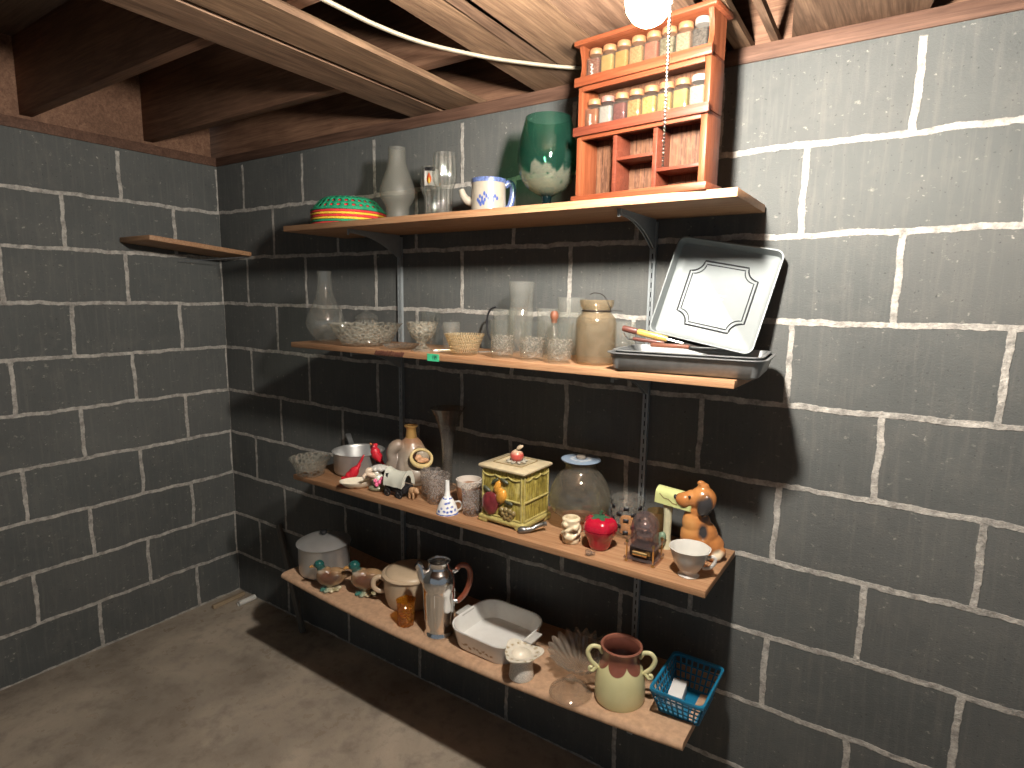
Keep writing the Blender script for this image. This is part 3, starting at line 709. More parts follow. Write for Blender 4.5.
# table knife lying on the shelf
t = thing('table_knife', 'steel table knife lying on the second shelf between bowl and tumblers', 'knife', (1.405, -.115, Z2+.0005), .85)
B().loft([[(x, -w_, z) for x, w_, z in ((xx, ww, 0), )] + [(xx, ww, 0), (xx, ww, .0014), (xx, -ww, .0014)] for xx, ww in ((-.08, .004), (-.03, .0085), (.02, .009), (.06, .008), (.075, .003))]).make('blade', M_steel, t)
B().tube([(-.16, 0, .004), (-.14, 0, .004), (-.09, 0, .004), (-.078, 0, .003)], [.004, .006, .005, .0025], 8, flat=.7).make('handle', M_steel, t)
tp = [(.0275, 0), (.029, .004), (.0295, .03), (.0315, .06), (.0345, .095), (.0355, .104)]
for lab, x, y in (('pressed glass tumbler, left of the front three on the second shelf', 1.540, -.222), ('pressed glass tumbler, middle of the front three on the second shelf', 1.642, -.230), ('pressed glass tumbler, right of the front three, beside the wire-bail jar', 1.731, -.240)):
    t = glass_thing('pressed_tumbler', lab, 'tumbler', x, y, Z2, tp, G_clear, group='pressed glass tumblers on the second shelf')
    B().lathe([(.0302, .010), (.0308, .011), (.0325, .062), (.0318, .064)], 40).make('pressed_band', G_press, t)
glass_thing('tall_glass', 'tall clear glass with a line round it, behind the middle pressed tumbler', 'glass', 1.512, -.085, Z2, [(.030, 0), (.032, .004), (.035, .06), (.037, .135), (.0345, .138), (.0365, .170), (.039, .212)], G_dusty)
t = glass_thing('glass_mug', 'clear glass mug with dark arched handle behind the left pressed tumbler', 'mug', 1.442, -.068, Z2, [(.034, 0), (.036, .004), (.036, .06), (.037, .13)], G_dusty)
B().tube(smooth_path([(-.035, 0, .135), (-.055, 0, .128), (-.068, 0, .10), (-.066, 0, .06), (-.05, 0, .03), (-.035, 0, .03)], 5), .003, 8).make('handle', M_black, t)
glass_thing('glass_tumbler', 'clear tumbler standing between the tall glasses, behind the front tumblers', 'tumbler', 1.590, -.060, Z2, [(.027, 0), (.029, .004), (.031, .06), (.034, .135)], G_dusty)
glass_thing('tall_glass', 'tall wide clear glass behind the brown cork stopper', 'glass', 1.668, -.062, Z2, [(.034, 0), (.036, .004), (.040, .06), (.041, .105), (.038, .108), (.042, .168)], G_dusty)
t = thing('cruet_bottle', 'small glass cruet with a brown stopper among the tumblers', 'bottle', (1.662, -.150, Z2))
B().lathe(vessel([(.024, 0), (.027, .004), (.027, .05), (.020, .075), (.010, .088), (.009, .104), (.012, .108)], .002), 28).make('bottle_glass', G_clear, t)
B().lathe([(0, .098), (.0075, .098), (.008, .108), (.011, .112), (.0115, .122), (.008, .130), (0, .132)], 20).make('stopper', plain('cork_brown', (.20, .075, .04), .6), t)
# wire-bail jar
t = thing('wire_bail_jar', 'beige-tinted glass jar with wide lip and wire bail, left of baking pans', 'jar', (1.806, -.186, Z2), .3)
pr = [(.045, 0), (.0495, .006), (.0515, .03), (.0515, .105), (.049, .117), (.040, .127), (.036, .132), (.036, .139), (.041, .145), (.0435, .157), (.043, .163)]
B().lathe(vessel(pr, .003), 44).make('jar_body', G_jar, t)
b = B(); b.lathe([(.0372, .1335), (.0382, .1345), (.0382, .1365), (.0372, .1375)], 40, loop=True)
b.tube(smooth_path([(.037, -.008, .136), (.034, -.022, .15), (.020, -.030, .174), (0, -.034, .180), (-.014, -.03, .176)], 5), .0011, 6)
b.tube(smooth_path([(.03, -.022, .136), (.05, -.02, .137), (.066, -.015, .136)], 4), .0009, 6)
b.make('wire_bail', plain('dark_wire', (.06, .05, .045), .45, .8), t)
glass_thing('glass_tumbler', 'clear tumbler behind the left end of the baking pans', 'tumbler', 1.825, -.055, Z2, [(.026, 0), (.028, .004), (.030, .05), (.033, .105)], G_dusty)

# baking pans
def pan_loops(w_, d_, h_, fl, r_=.02, t_=.0012, rim=.006):
    L_ = lambda ww, dd, rr, z: [(x, y, z) for x, y in rrect(ww, dd, rr, 6)]
    return [L_(w_-.02, d_-.02, r_*.7, .0), L_(w_, d_, r_, .006), L_(w_+fl, d_+fl, r_+fl/2, h_-.001), L_(w_+fl+rim*2, d_+fl+rim*2, r_+fl/2+rim, h_), L_(w_+fl+rim*2, d_+fl+rim*2, r_+fl/2+rim, h_+.0022), L_(w_+fl-.001, d_+fl-.001, r_+fl/2, h_+.0022), L_(w_-t_*2, d_-t_*2, r_, .0072), L_(w_-.022, d_-.022, r_*.7, t_)]
t = thing('baking_pan', 'grey metal baking pan lying flat at the right end of second shelf', 'baking pan', (2.050, -.176, Z2), .09, 'metal baking pans')
B().loft(pan_loops(.318, .196, .042, .022, .016)).make('pan_body', M_alu_dull, t)
t = thing('baking_pan', 'shallower metal pan nested inside the lower baking pan', 'baking pan', (2.050, -.174, Z2+.0100), .10, 'metal baking pans')
B().loft(pan_loops(.302, .180, .0375, .018, .014)).make('pan_body', M_alu_dull, t)
# big square pan leaning on the wall
t = thing('square_pan', 'large bright square cake pan leaning against the wall inside the flat pans', 'baking pan', (2.040, -.098, 1.352), 0, 'metal baking pans')
A = Vector((1.917, -.108, 1.391)); Bq = Vector((2.169, -.108, 1.345)); Tq = Vector((1.976, -.030, 1.631))
ex = (Bq-A).normalized(); eu = (Tq-A); eu = (eu-ex*eu.dot(ex)).normalized(); en = ex.cross(eu)   # en faces the room
if en.y > 0: en = -en
o_ = A + ex*.1275 + eu*.129
Mq = Matrix(((ex.x, eu.x, en.x, o_.x-2.040), (ex.y, eu.y, en.y, o_.y+.098), (ex.z, eu.z, en.z, o_.z-1.352), (0, 0, 0, 1)))
Mq = Mq @ Matrix.Translation((0, 0, -.030))
M_tin = plain('bright_tin', (.20, .222, .222), .55, .2, var=.06, scale=14, bmp=.06)
B().loft(pan_loops(.246, .246, .032, .008, .014, rim=.0025), M=Mq).make('pan_body', M_tin, t)
M_line = plain('embossed_dark', (.03, .032, .036), .5, .5)
def ogee(hs, cut):
    P = []
    for q in range(4):
        a = q*PI/2; c_, s_ = cos(a), sin(a); loc = [(hs, hs-cut)]
        for k in range(1, 8):
            th = PI*1.5 - (PI/2)*k/8
            loc.append((hs+cut*cos(-PI/2 - (PI/2)*k/8)*1.0, hs+cut*sin(-PI/2-(PI/2)*k/8)*1.0))
        loc.append((hs-cut, hs))
        if q == 0: L0 = loc
        P += [(x*c_-y*s_, x*s_+y*c_) for x, y in loc]
    return P
b = B()
for hs, ct, r_ in ((.0845, .030, .0021), (.0765, .0285, .0014)):
    b.tube([Mq @ Vector((x, y, .0016)) for x, y in ogee(hs, ct)], r_, 6, closed=True)
b.make('embossed_border', M_line, t)
b = B()
M_stamp = plain('stamp_grey', (.25, .26, .26), .5, .5)
for row in (0, 1):
    x = -.022+row*.005
    while x < .020-row*.006:
        d_ = random.uniform(.002, .0045); b.box((x+d_/2, .004-row*.009, .0014), (d_, .0035, .0006), M=Mq); x += d_+.0018
b.make('worn_stamp', M_stamp, t)
# utensils lying in the pans
M_yel = plain('yellow_handle', (.47, .29, .075), .35, coat=.3)
M_red = plain('red_brown_wood', (.10, .028, .018), .5, coat=.2)
M_redw = wood('red_wood_handle', (.15, .05, .03), (.24, .10, .06), 0, rough=.45)
zp = Z2+.055
def utensil(name, lab, cat, p0, p1, hl, hr, hm, tipm, blade_w, roll=0):
    p0 = Vector(p0); p1 = Vector(p1); t = thing(name, lab, cat, p0)
    d = p1-p0; ln = d.length; q = d.to_track_quat('X', 'Z').to_matrix().to_4x4()
    return t, q, ln
t, q, ln = utensil('kitchen_fork', 'kitchen fork with yellow and dark red handle sticking out of the pans', 'fork', (1.880, -.190, 1.400), (2.085, -.150, 1.356), 0, 0, 0, 0, 0)
B().tube([(.038, 0, 0), (.042, 0, 0), (.09, 0, 0), (.112, 0, 0)], [.0065, .0082, .0086, .0065], 12, flat=.75, M=q).make('yellow_handle', M_yel, t)
B().tube([(0, 0, 0), (.003, 0, 0), (.034, 0, 0), (.0385, 0, 0)], [.006, .0075, .008, .0065], 12, flat=.75, M=q).make('handle_end', M_red, t)
b = B(); b.tube([(.11, 0, 0), (.15, 0, 0)], .0026, 8, M=q)
for s in (-1, 1): b.tube([(.15, 0, 0), (.158, s*.006, 0), (.195, s*.006, -.001)], .0018, 6, M=q)
b.make('tines', M_steel, t)
t, q, ln = utensil('kitchen_knife', 'kitchen knife with red-brown wooden handle lying in the pans', 'knife', (1.965, -.215, 1.3650), (2.12, -.20, 1.3640), 0, 0, 0, 0, 0)
B().box((.045, 0, 0), (.09, .018, .009), .003, M=q).make('handle', M_redw, t)
B().loft([[(x, -w_, -.0006), (x, w_, -.0006), (x, w_, .0006), (x, -w_, .0006)] for x, w_ in ((.088, .008), (.13, .008), (.15, .003))], M=q).make('blade', M_steel, t)
t, q, ln = utensil('paring_knife', 'slim dark-handled knife lying just under the yellow-handled fork', 'knife', (1.912, -.20, 1.3760), (2.08, -.165, 1.3580), 0, 0, 0, 0, 0)
B().tube([(0, 0, 0), (.004, 0, 0), (.07, 0, 0), (.076, 0, 0)], [.003, .0045, .005, .0035], 10, flat=.7, M=q).make('handle', M_red, t)
B().loft([[(x, -w_, -.0005), (x, w_, -.0005), (x, w_, .0005), (x, -w_, .0005)] for x, w_ in ((.075, .005), (.13, .006), (.16, .002))], M=q).make('blade', M_steel, t)
t, q, ln = utensil('measuring_scoop', 'small black bowled scoop with steel handle lying in the pans', 'scoop', (1.945, -.150, 1.3660), (1.885, -.205, 1.3720), 0, 0, 0, 0, 0)
B().lathe([(0, -.006), (.008, -.004), (.012, .004), (.0125, .007), (.0105, .006), (.007, -.002), (0, -.004)], 20, M=q).make('bowl', M_black, t)
B().tube(smooth_path([(.012, 0, .005), (.04, 0, .002), (.065, 0, .004), (.078, 0, .018)], 4), .0018, 6, M=q).make('handle', M_steel, t)

# ================================================================== THIRD SHELF
glass_thing('glass_bowl', 'clear glass bowl at the left end of the third shelf', 'bowl', .712, -.240, Z3, [(.044, 0), (.048, .003), (.053, .022), (.062, .044), (.072, .060), (.074, .063)], G_cut, part='bowl_body')
PX, PY = .824, -.112
t = thing('saucepan', 'aluminium saucepan with handle pointing back left, beside the glass bowl', 'saucepan', (PX, PY, Z3))
pr = [(.078, 0), (.085, .004), (.089, .012), (.0905, .074), (.0935, .0795), (.0955, .0815)]
B().lathe(vessel(pr, .0022), 48).make('pot_body', M_alu, t)
b = B(); d = Vector((-.80, .45, 0)).normalized(); sd = Vector((-d.y, d.x, 0))
lp = []
for k, (s_, z, w_) in enumerate(((.094, .062, .012), (.115, .070, .011), (.15, .084, .010), (.185, .099, .011))):
    c = d*s_+Vector((0, 0, z)); lp.append([tuple(c-sd*w_), tuple(c+sd*w_), tuple(c+sd*w_*.8+Vector((0, 0, .005))), tuple(c-sd*w_*.8+Vector((0, 0, .005)))])
b.loft(lp); b.make('handle', M_alu_dull, t)

def cardinal(lab, loc, rz, tilt):
    t = thing('cardinal_figurine', lab, 'bird figurine', loc, rz, 'red cardinal figurines')
    R = Matrix.Translation((0, 0, .030)) @ Euler((0, tilt, 0)).to_matrix().to_4x4()
    m = patches('cardinal_red_%d' % int(abs(tilt*100)), (.62, .018, .035), [(tuple(R @ Vector((-.042, 0, .006))), (.010, .014, .010), (.03, .008, .01), .3), (tuple(R @ Vector((.012, 0, -.002))), (.03, .011, .006), (.38, .01, .02), .5)], .45, .15, bmp=.3, bscale=140)
    b = B()
    for c, r, ro in (((0, 0, 0), (.026, .017, .017), None), ((-.014, 0, .004), (.018, .016, .017), None), ((-.032, 0, .010), (.0135, .012, .0125), None), ((-.034, 0, .020), (.006, .004, .008), (0, .5, 0)),
            ((.024, 0, -.002), (.018, .009, .008), None), ((.046, 0, .0), (.022, .0075, .0045), None), ((.062, 0, .002), (.014, .008, .0035), None)):
        b.ball(c, r, ro, M=R)
    b.make('body', m, t, remesh=.0016, smooth=3)
    for s in (-1, 1):
        B().ball((.006, s*.0145, .001), (.022, .0035, .009), (0, .1, 0), M=R).make('wing', m, t)
    B().lathe([(0, 0), (.0045, .0), (.003, .006), (0, .011)], 10, M=R @ Matrix.Translation((-.043, 0, .009)) @ Matrix.Rotation(-PI/2, 4, 'Y')).make('beak', plain('beak_orange', (.55, .16, .04), .5), t)
    b = B()
    for s in (-1, 1): b.tube([R @ Vector((-.004, s*.006, -.014)), Vector((-.002+s*.001, s*.007, .001))], .0018, 6)
    b.make('legs', M_black, t)
    for s in (-1, 1): B().ball((-.040, s*.0098, .014), .0016, M=R, u=8, v=6).make('eye', M_black, t)
    return t
cardinal('red cardinal figurine leaning head down in front of the saucepan, tail raised', (.900, -.205, Z3), .86, -1.0)
cardinal('red cardinal figurine perched at the right rim of the saucepan, tail pointing down', (.937, -.128, Z3+.052), .90, .95)
t = thing('leaf_dish', 'small cream leaf-shaped dish with brown spots at the front edge', 'dish', (.966, -.236, Z3), .85); t.scale = (1.2, 1.2, 1.1)
sp = [((x, y, .012), (.006, .005, .02), (.30, .15, .05), .4) for x, y in ((-.032, -.008), (-.012, -.018), (-.008, .012), (.02, .008), (.032, -.004))]
sp.append(((.050, .006, .02), (.012, .010, .012), (.10, .08, .10), .4))
b = B(); n = 40; loops = []
def leaf(s, z): return [(s*(.056*cos(2*PI*k/n) + .012*max(0, cos(2*PI*k/n))**6), s*(.030*sin(2*PI*k/n))*(1-.25*cos(2*PI*k/n))*(1+.06*cos(8*PI*k/n)), z+(.004*max(0, cos(2*PI*k/n)) if z > .01 else 0)) for k in range(n)]
b.loft([leaf(.45, 0), leaf(.6, .002), leaf(.85, .012), leaf(1.0, .021), leaf(.985, .0225), leaf(.93, .021), leaf(.80, .013), leaf(.55, .005)]); b.make('dish_body', patches('spotted_cream', (.74, .68, .54), sp, .25, .5), t)

# child-and-basket figurine with roses
t = thing('porcelain_figurine', 'white porcelain figurine with pink roses and lumpy white top beside covered wagon', 'figurine', (1.040, -.222, Z3), .82)
sp = [((0, -.006, .012), (.034, .034, .014), (.22, .22, .14), .3), ((.006, -.02, .046), (.018, .018, .014), (.60, .66, .55), .4)]
b = B()
for c, r, ro in (((0, 0, .010), (.030, .024, .012), None), ((.002, 0, .034), (.020, .018, .026), None), ((-.004, 0, .060), (.016, .014, .014), None)): b.ball(c, r, ro)
b.make('base_body', patches('figurine_paint', (.66, .63, .52), sp, .3, .5, wob=.006), t, remesh=.0018, smooth=3)
b = B()
for k in range(26): a = k*2.4; rr = .020*math.sqrt(k/26); b.ball((.006+rr*1.35*cos(a), rr*sin(a)*.9, .074+.008*(1-(rr/.02)**2)), .0075, u=10, v=8)
b.make('curly_top', M_white, t, remesh=.0018, smooth=1)
b = B(); b.tube(smooth_path([(-.008, -.006, .052), (-.026, -.012, .060), (-.034, -.014, .070), (-.027, -.012, .078)], 4), [.008, .0085, .009, .009, .0085, .008, .0078, .0078, .008, .008, .0085, .0085, .008], 12)
b.ball((-.026, -.012, .074), (.010, .009, .010)); b.tube([(-.034, -.014, .066), (-.046, -.018, .056), (-.044, -.02, .048)], [.006, .0055, .004], 10); b.make('bent_arm', plain('bisque', (.68, .55, .42), .4), t, remesh=.0016, smooth=2)
M_pink = plain('pink_rose', (.75, .14, .28), .4, var=.3, scale=200)
for (x, y, z) in ((.006, -.024, .036), (-.008, -.022, .040), (.014, -.022, .046), (-.004, -.026, .028)):
    b = B()
    for k in range(7): a = k*2.4; b.ball((x+.0035*cos(a)*(k > 0), y+.002*sin(a), z+.0035*sin(a)*(k > 0)), .0038, u=8, v=6)
    b.make('rose', M_pink, t)
# covered wagon
t = thing('covered_wagon', 'toy covered wagon with white canopy, black wheels and tan ox', 'wagon figurine', (1.136, -.216, Z3), .02)
M_canvas = plain('canopy_white', (.62, .63, .54), .5, var=.05, bmp=.1)
b = B(); n = 14; loops = []
for k in range(9):
    x = -.044+.080*k/8; r_ = .030*(1+.05*cos(k*PI/2)); h_ = .046 + .003*(abs(k-4)/4)**2*3
    outer = [(x+.006*(k/8-.5)*sin(PI*j/n), -r_*cos(PI*j/n), .036+h_*sin(PI*j/n)) for j in range(n+1)]
    ik = .50 if k in (0, 8) else (.75 if k in (1, 7) else .9)
    inner = [(x, -(r_*ik)*cos(PI*j/n), .040+(h_*ik)*sin(PI*j/n)+(1-ik)*.012) for j in range(n, -1, -1)]
    loops.append(outer+inner)
b.loft(loops); b.make('canopy', M_canvas, t)
M_wag = plain('wagon_black', (.018, .018, .02), .45)
b = B(); b.box((-.004, 0, .0275), (.084, .046, .020), .003); b.box((-.004, 0, .012), (.07, .010, .006)); b.box((-.038, 0, .056), (.003, .050, .04), .01); b.make('wagon_bed', M_wag, t)
for x in (-.030, .022):
    for s in (-1, 1):
        b = B(); b.tube([(x+.0125*cos(2*PI*k/24), s*.028, .0145+.0125*sin(2*PI*k/24)) for k in range(24)], .002, 6, closed=True)
        for k in range(4): a = PI*k/4; b.tube([(x+.012*cos(a), s*.028, .0145+.012*sin(a)), (x-.012*cos(a), s*.028, .0145-.012*sin(a))], .0011, 5)
        b.tube([(x, s*.022, .0145), (x, s*.031, .0145)], .0035, 8); b.make('wheel', M_wag, t)
b = B()
for c, r, ro in (((.056, 0, .026), (.016, .012, .013), None), ((.071, -.002, .030), (.010, .009, .010), None), ((.079, -.003, .026), (.006, .006, .006), None)): b.ball(c, r, ro)
for x in (.048, .064):
    for s in (-1, 1): b.tube([(x, s*.007, .02), (x, s*.007, .001)], [.005, .0038], 8)
b.make('ox', plain('ox_tan', (.42, .25, .13), .55, var=.2, scale=90), t, remesh=.0016, smooth=2)
# decanter
t = thing('stoneware_decanter', 'stoneware decanter with gold neck and oval hollow holding a sleeping figure', 'decanter', (1.072, -.094, Z3), .74); t.scale = (1.03, 1.03, 1.05)
sp = [((0, 0, .150), (.060, .060, .034), (.28, .15, .08), .5), ((-.05, -.02, .06), (.034, .06, .09), (.22, .18, .15), .5), ((.02, -.04, .035), (.05, .05, .03), (.30, .25, .20), .6)]
b = B()
b.lathe([(0, .001), (.056, .001), (.060, .012), (.060, .05), (.056, .085), (.047, .115), (.034, .140), (.020, .155), (0, .160)], 32, sx=1.02, sy=.9)
b.tube(smooth_path([(-.030, -.018, .135), (-.052, -.020, .130), (-.064, -.02, .108), (-.060, -.02, .082), (-.066, -.018, .05), (-.060, -.014, .012)], 5), [.016, .017, .019, .02, .02, .02, .02, .02, .019, .018, .017, .017, .017, .018, .018, .019, .02, .021, .022, .023, .022, .02, .02, .02, .02, .02], 14)
b.ball((-.030, -.03, .05), (.02, .02, .05)); b.ball((.012, -.045, .036), (.036, .016, .026)); b.ball((.03, -.034, .100), (.032, .018, .030))
b.make('body', patches('stump_glaze', (.36, .30, .22), sp, .4, .3, wob=.03, wscale=35, var=.2, bmp=.5, bscale=60), t, remesh=.0026, smooth=2)
M_gold = plain('gold_glaze', (.62, .36, .12), .28, .6)
B().lathe([(.019, .150), (.0185, .160), (.0165, .178), (.017, .186), (.0225, .192), (.0225, .1955), (.014, .1955), (.013, .175), (.013, .150)], 32, loop=True).make('gold_neck', M_gold, t)
Mo = Matrix.Translation((.034, -.054, .098)) @ Euler((math.radians(78), .3, .35)).to_matrix().to_4x4()
el = [(.037*cos(2*PI*k/36), (.027*sin(2*PI*k/36)), 0) for k in range(36)]
rm = B().tube([Mo @ Vector(p) for p in el], [.0050+.0035*max(0, -sin(2*PI*k/36)) for k in range(36)], 10, closed=True).make('hollow_lip', plain('yellow_lip', (.62, .48, .22), .35, coat=.3), t)
b = B(); n = 36
b.loft([[Mo @ Vector((x*.98, y*.98, -.001)) for x, y, _ in el], [Mo @ Vector((x*.8, y*.8, -.007)) for x, y, _ in el], [Mo @ Vector((x*.3, y*.3, -.010)) for x, y, _ in el]], cap0=False)
b.make('hollow', plain('hollow_dark', (.05, .022, .012), .6), t)
b = B()
for c, r in (((-.010, .000, -.001), (.011, .010, .009)), ((.006, -.006, -.001), (.016, .009, .008)), ((.018, -.004, -.001), (.009, .008, .007)), ((-.002, -.012, .001), (.013, .005, .005)), ((-.016, -.004, .0), (.007, .007, .006))): b.ball(c, r, M=Mo)
b.make('sleeping_figure', plain('figure_tan', (.60, .33, .18), .4, var=.25, scale=120), t, remesh=.0015, smooth=2)
# pressed tumblers on the third shelf
tp3 = [(.030, 0), (.0325, .004), (.034, .03), (.0355, .06), (.039, .085), (.0395, .092)]
for lab, x, y, s in (('frosty textured glass tumbler right of the covered wagon, front one', 1.276, -.190, 1.0), ('textured glass tumbler half hidden behind the front one, by the wagon', 1.214, -.152, .92), ('textured glass tumbler standing left of the yellow canister', 1.428, -.205, .92)):
    glass_thing('textured_tumbler', lab, 'tumbler', x, y, Z3, [(r*s, z*s) for r, z in tp3], G_press2, group='textured tumblers on the third shelf', seg=48, wav=lambda a, r, z: (.0008*sin(11*a)*(z > .01), .0018*sin(5*a)*(z > .08)))
t = thing('drip_glaze_cup', 'rust brown cup with white top band behind the right textured tumbler', 'cup', (1.352, -.128, Z3), .66)
B().lathe(vessel([(.030, 0), (.034, .004), (.039, .03), (.041, .06), (.041, .074)], .003), 36).make('cup_body', patches('drip_rust', (.36, .17, .085), [((0, 0, .080), (.08, .08, .030), (.72, .66, .58), .06)], .3, .4, wob=.012, wscale=30), t)
# trumpet vase
glass_thing('trumpet_vase', 'tall smoky glass trumpet vase with flared mouth against the dark wall', 'vase', 1.213, -.068, Z3, [(.030, 0), (.031, .003), (.018, .012), (.0155, .03), (.017, .08), (.019, .14), (.023, .185), (.032, .222), (.044, .252), (.058, .278)], G_smoke, seg=60, wav=lambda a, r, z: (.0003*sin(20*a), 0), part='vase_glass')
# blue and white funnel
t = thing('porcelain_funnel', 'white porcelain funnel with blue flowers, spout up, at the shelf front', 'funnel', (1.360, -.243, Z3), .70)
BL2 = (.04, .10, .42); sp = []
for a, z in ((-1.9, .012), (-1.55, .022), (-1.2, .012), (-1.75, .034), (-1.35, .036), (-1.0, .024), (-2.25, .020), (-1.55, .010), (-2.5, .010), (-.7, .014)):
    r_ = .033-.02*z/.05; sp.append(((r_*cos(a), r_*sin(a), z), (.0052, .0052, .0038), BL2, .4))
sp.append(((0, 0, .002), (.05, .05, .0022), BL2, .3)); sp.append(((0, 0, .0465), (.03, .03, .0016), BL2, .3))
pr = [(.0345, 0), (.0335, .004), (.0285, .02), (.0205, .038), (.0135, .048), (.0085, .054), (.0070, .075), (.0062, .100)]
B().lathe(pr + [(r-.0022, z) for r, z in pr[::-1]], 36, loop=True).make('funnel_body', patches('blue_onion', (.78, .78, .76), sp, .15, .6, wob=.006, wscale=120), t)
B().tube(smooth_path([(.024, -.004, .034), (.036, -.006, .036), (.044, -.006, .026), (.040, -.006, .013), (.031, -.005, .008)], 5), .0028, 8).make('handle', M_white, t)

# canister
CX, CY, CRZ = 1.5555, -.168, -.035
t = thing('fruit_canister', 'square yellow-green ceramic canister with fruit relief and apple knob lid', 'canister', (CX, CY, Z3), CRZ)
m, nt, out = new_mat('antiqued_yellow'); v = ocoord(nt)
gr = noise(nt, mapping(nt, v, (160, 160, 28)), 1, 4, .65); bl = noise(nt, v, 38, 4, .6)
col = mixc(nt, ramp(nt, gr, .38, .62), (.20, .15, .022), (.50, .41, .095)); col = mixc(nt, mth(nt, 'MULTIPLY', ramp(nt, bl, .5, .7), .45), col, (.60, .54, .26)); col = mixc(nt, mth(nt, 'MULTIPLY', ramp(nt, bl, .42, .28), .7), col, (.10, .08, .02))
principled(nt, out, col, .35, 0, .5, .3, bump(nt, gr, .5, .003)); M_can = m
M_canp = plain('antiqued_yellow_pale', (.40, .34, .12), .35, var=.22, scale=70, coat=.3, bmp=.2)
CW, CD = .150, .134; ch = .160
b = B(); L_ = lambda ww, dd, z: [(x, y, z) for x, y in rrect(ww, dd, .004, 2)]
b.loft([L_(CW-.004, CD-.004, .016), L_(CW-.004, CD-.004, ch)]); b.make('body', M_can, t)
b = B()
b.loft([L_(CW+.010, CD+.010, .010), L_(CW+.012, CD+.012, .014), L_(CW+.010, CD+.010, .019), L_(CW-.002, CD-.002, .024)])
for sx_ in (-1, 1):
    for sy_ in (-1, 1): b.box((sx_*(CW/2-.010), sy_*(CD/2-.010), .006), (.032, .032, .012), .004)
n = 14
for k in range(n):
    for s in (-1,):
        b.ball((-CW/2+.02+(CW-.04)*k/(n-1), s*(CD/2-.002), .0095), (.006, .006, .005), u=8, v=6)
        b.ball((CW/2-.002, -CD/2+.02+(CD-.04)*k/(n-1), .0095), (.006, .006, .005), u=8, v=6)
b.make('footed_base', M_canp, t)
b = B()
def frame(face):
    # raised mouldings on one side: bars along the edges and a middle rail
    ww = CW if face == 0 else CD; off = CD/2 if face == 0 else CW/2
    def pl(u0, z0, u1, z1, r_=.0030):
        P = [(u0, z0), ((u0+u1)/2, (z0+z1)/2), (u1, z1)]
        pts = [((u, -off+.001, z) if face == 0 else (off-.001, u, z)) for u, z in P]
        b.tube(pts, r_, 8)
    h = ww/2-.007
    pl(-h, .026, -h, ch-.006); pl(h, .026, h, ch-.006); pl(-h, .026, h, .026); pl(-h, .080, h, .080, .0034)
    P = [(-h+2*h*k/24, ch-.013-.006*abs(sin(3*PI*k/24))) for k in range(25)]
    b.tube([((u, -off+.001, z) if face == 0 else (off-.001, u, z)) for u, z in P], .0026, 8)
frame(0); frame(1); b.make('moulding', M_canp, t)
M_fr = plain('plum_red', (.17, .025, .03), .3, var=.3, scale=60, coat=.4); M_pear = plain('pear_orange', (.58, .27, .04), .3, var=.2, scale=50, coat=.4); M_lf = plain('leaf_dark', (.055, .06, .035), .4, coat=.3); M_grape = plain('grape_olive', (.20, .15, .06), .3, var=.3, coat=.4)
fy_ = -CD/2
b = B(); b.ball((-.040, fy_, .060), (.029, .014, .035)); b.ball((-.028, fy_, .070), (.022, .013, .025)); o = b.make('apple_relief', M_fr, t, remesh=.002, smooth=2)
b = B(); b.ball((.000, fy_, .088), (.017, .013, .023), (0, .35, 0)); b.ball((-.014, fy_, .112), (.011, .010, .021), (0, .35, 0)); b.make('pear_relief', M_pear, t, remesh=.002, smooth=2)
for k, (x, z) in enumerate(((.002, .050), (.016, .052), (.030, .050), (.042, .046), (.008, .040), (.022, .040), (.036, .037), (.016, .030), (.030, .028))):
    B().ball((x, fy_, z), (.0085, .008, .0085), u=12, v=8).make('grape_relief', M_grape, t)
for (x, z, ry) in ((.010, .134, .4), (-.024, .128, -.7), (-.052, .100, .5), (.026, .074, .2)):
    B().ball((x, fy_, z), (.015, .006, .006), (0, ry, 0)).make('leaf_relief', M_lf, t)
lid = B()
lid.loft([L_(CW+.004, CD+.004, ch+.0005), L_(CW+.014, CD+.014, ch+.005), L_(CW+.014, CD+.014, ch+.009), L_(CW+.006, CD+.006, ch+.0125), L_(CW*.62, CD*.62, ch+.0165), L_(CW*.60, CD*.60, ch+.0165), L_(CW*.57, CD*.57, ch+.0145)])
M_canl = plain('antiqued_cream', (.50, .42, .27), .4, var=.16, scale=50, coat=.2, bmp=.2)
lid.make('lid', M_canl, t)
B().tube([(x, y, ch+.0158) for x, y in rrect(CW*.66, CD*.66, .006, 3)], .0022, 6, closed=True).make('lid_moulding', plain('antique_brown', (.22, .16, .07), .5), t)
b = B(); b.ball((.004, 0, ch+.033), (.020, .020, .019)); b.ball((.004, 0, ch+.020), (.013, .013, .006))
kn = b.make('apple_knob', patches('apple_paint', (.48, .075, .06), [((.004, 0, ch+.056), (.026, .026, .014), (.62, .50, .34), .5)], .3, .4, wob=.01), t, remesh=.002, smooth=2)
b = B(); b.tube(smooth_path([(.004, 0, ch+.050), (.008, 0, ch+.060), (.016, .002, ch+.066)], 4), [.0035, .003, .003, .003, .0025, .002, .002, .002, .0015], 8); b.ball((.017, -.004, ch+.060), (.012, .005, .005), (0, -.6, .3)); b.make('stem_leaf', plain('stem_tan', (.55, .44, .30), .5), t)
b = B()
for k in range(9): a = 2*PI*k/9; b.ball((.004+.022*cos(a), .022*sin(a), ch+.0185), (.011, .006, .003), (0, 0, a))
b.make('leaf_collar', plain('leaf_grey', (.32, .30, .24), .45), t)

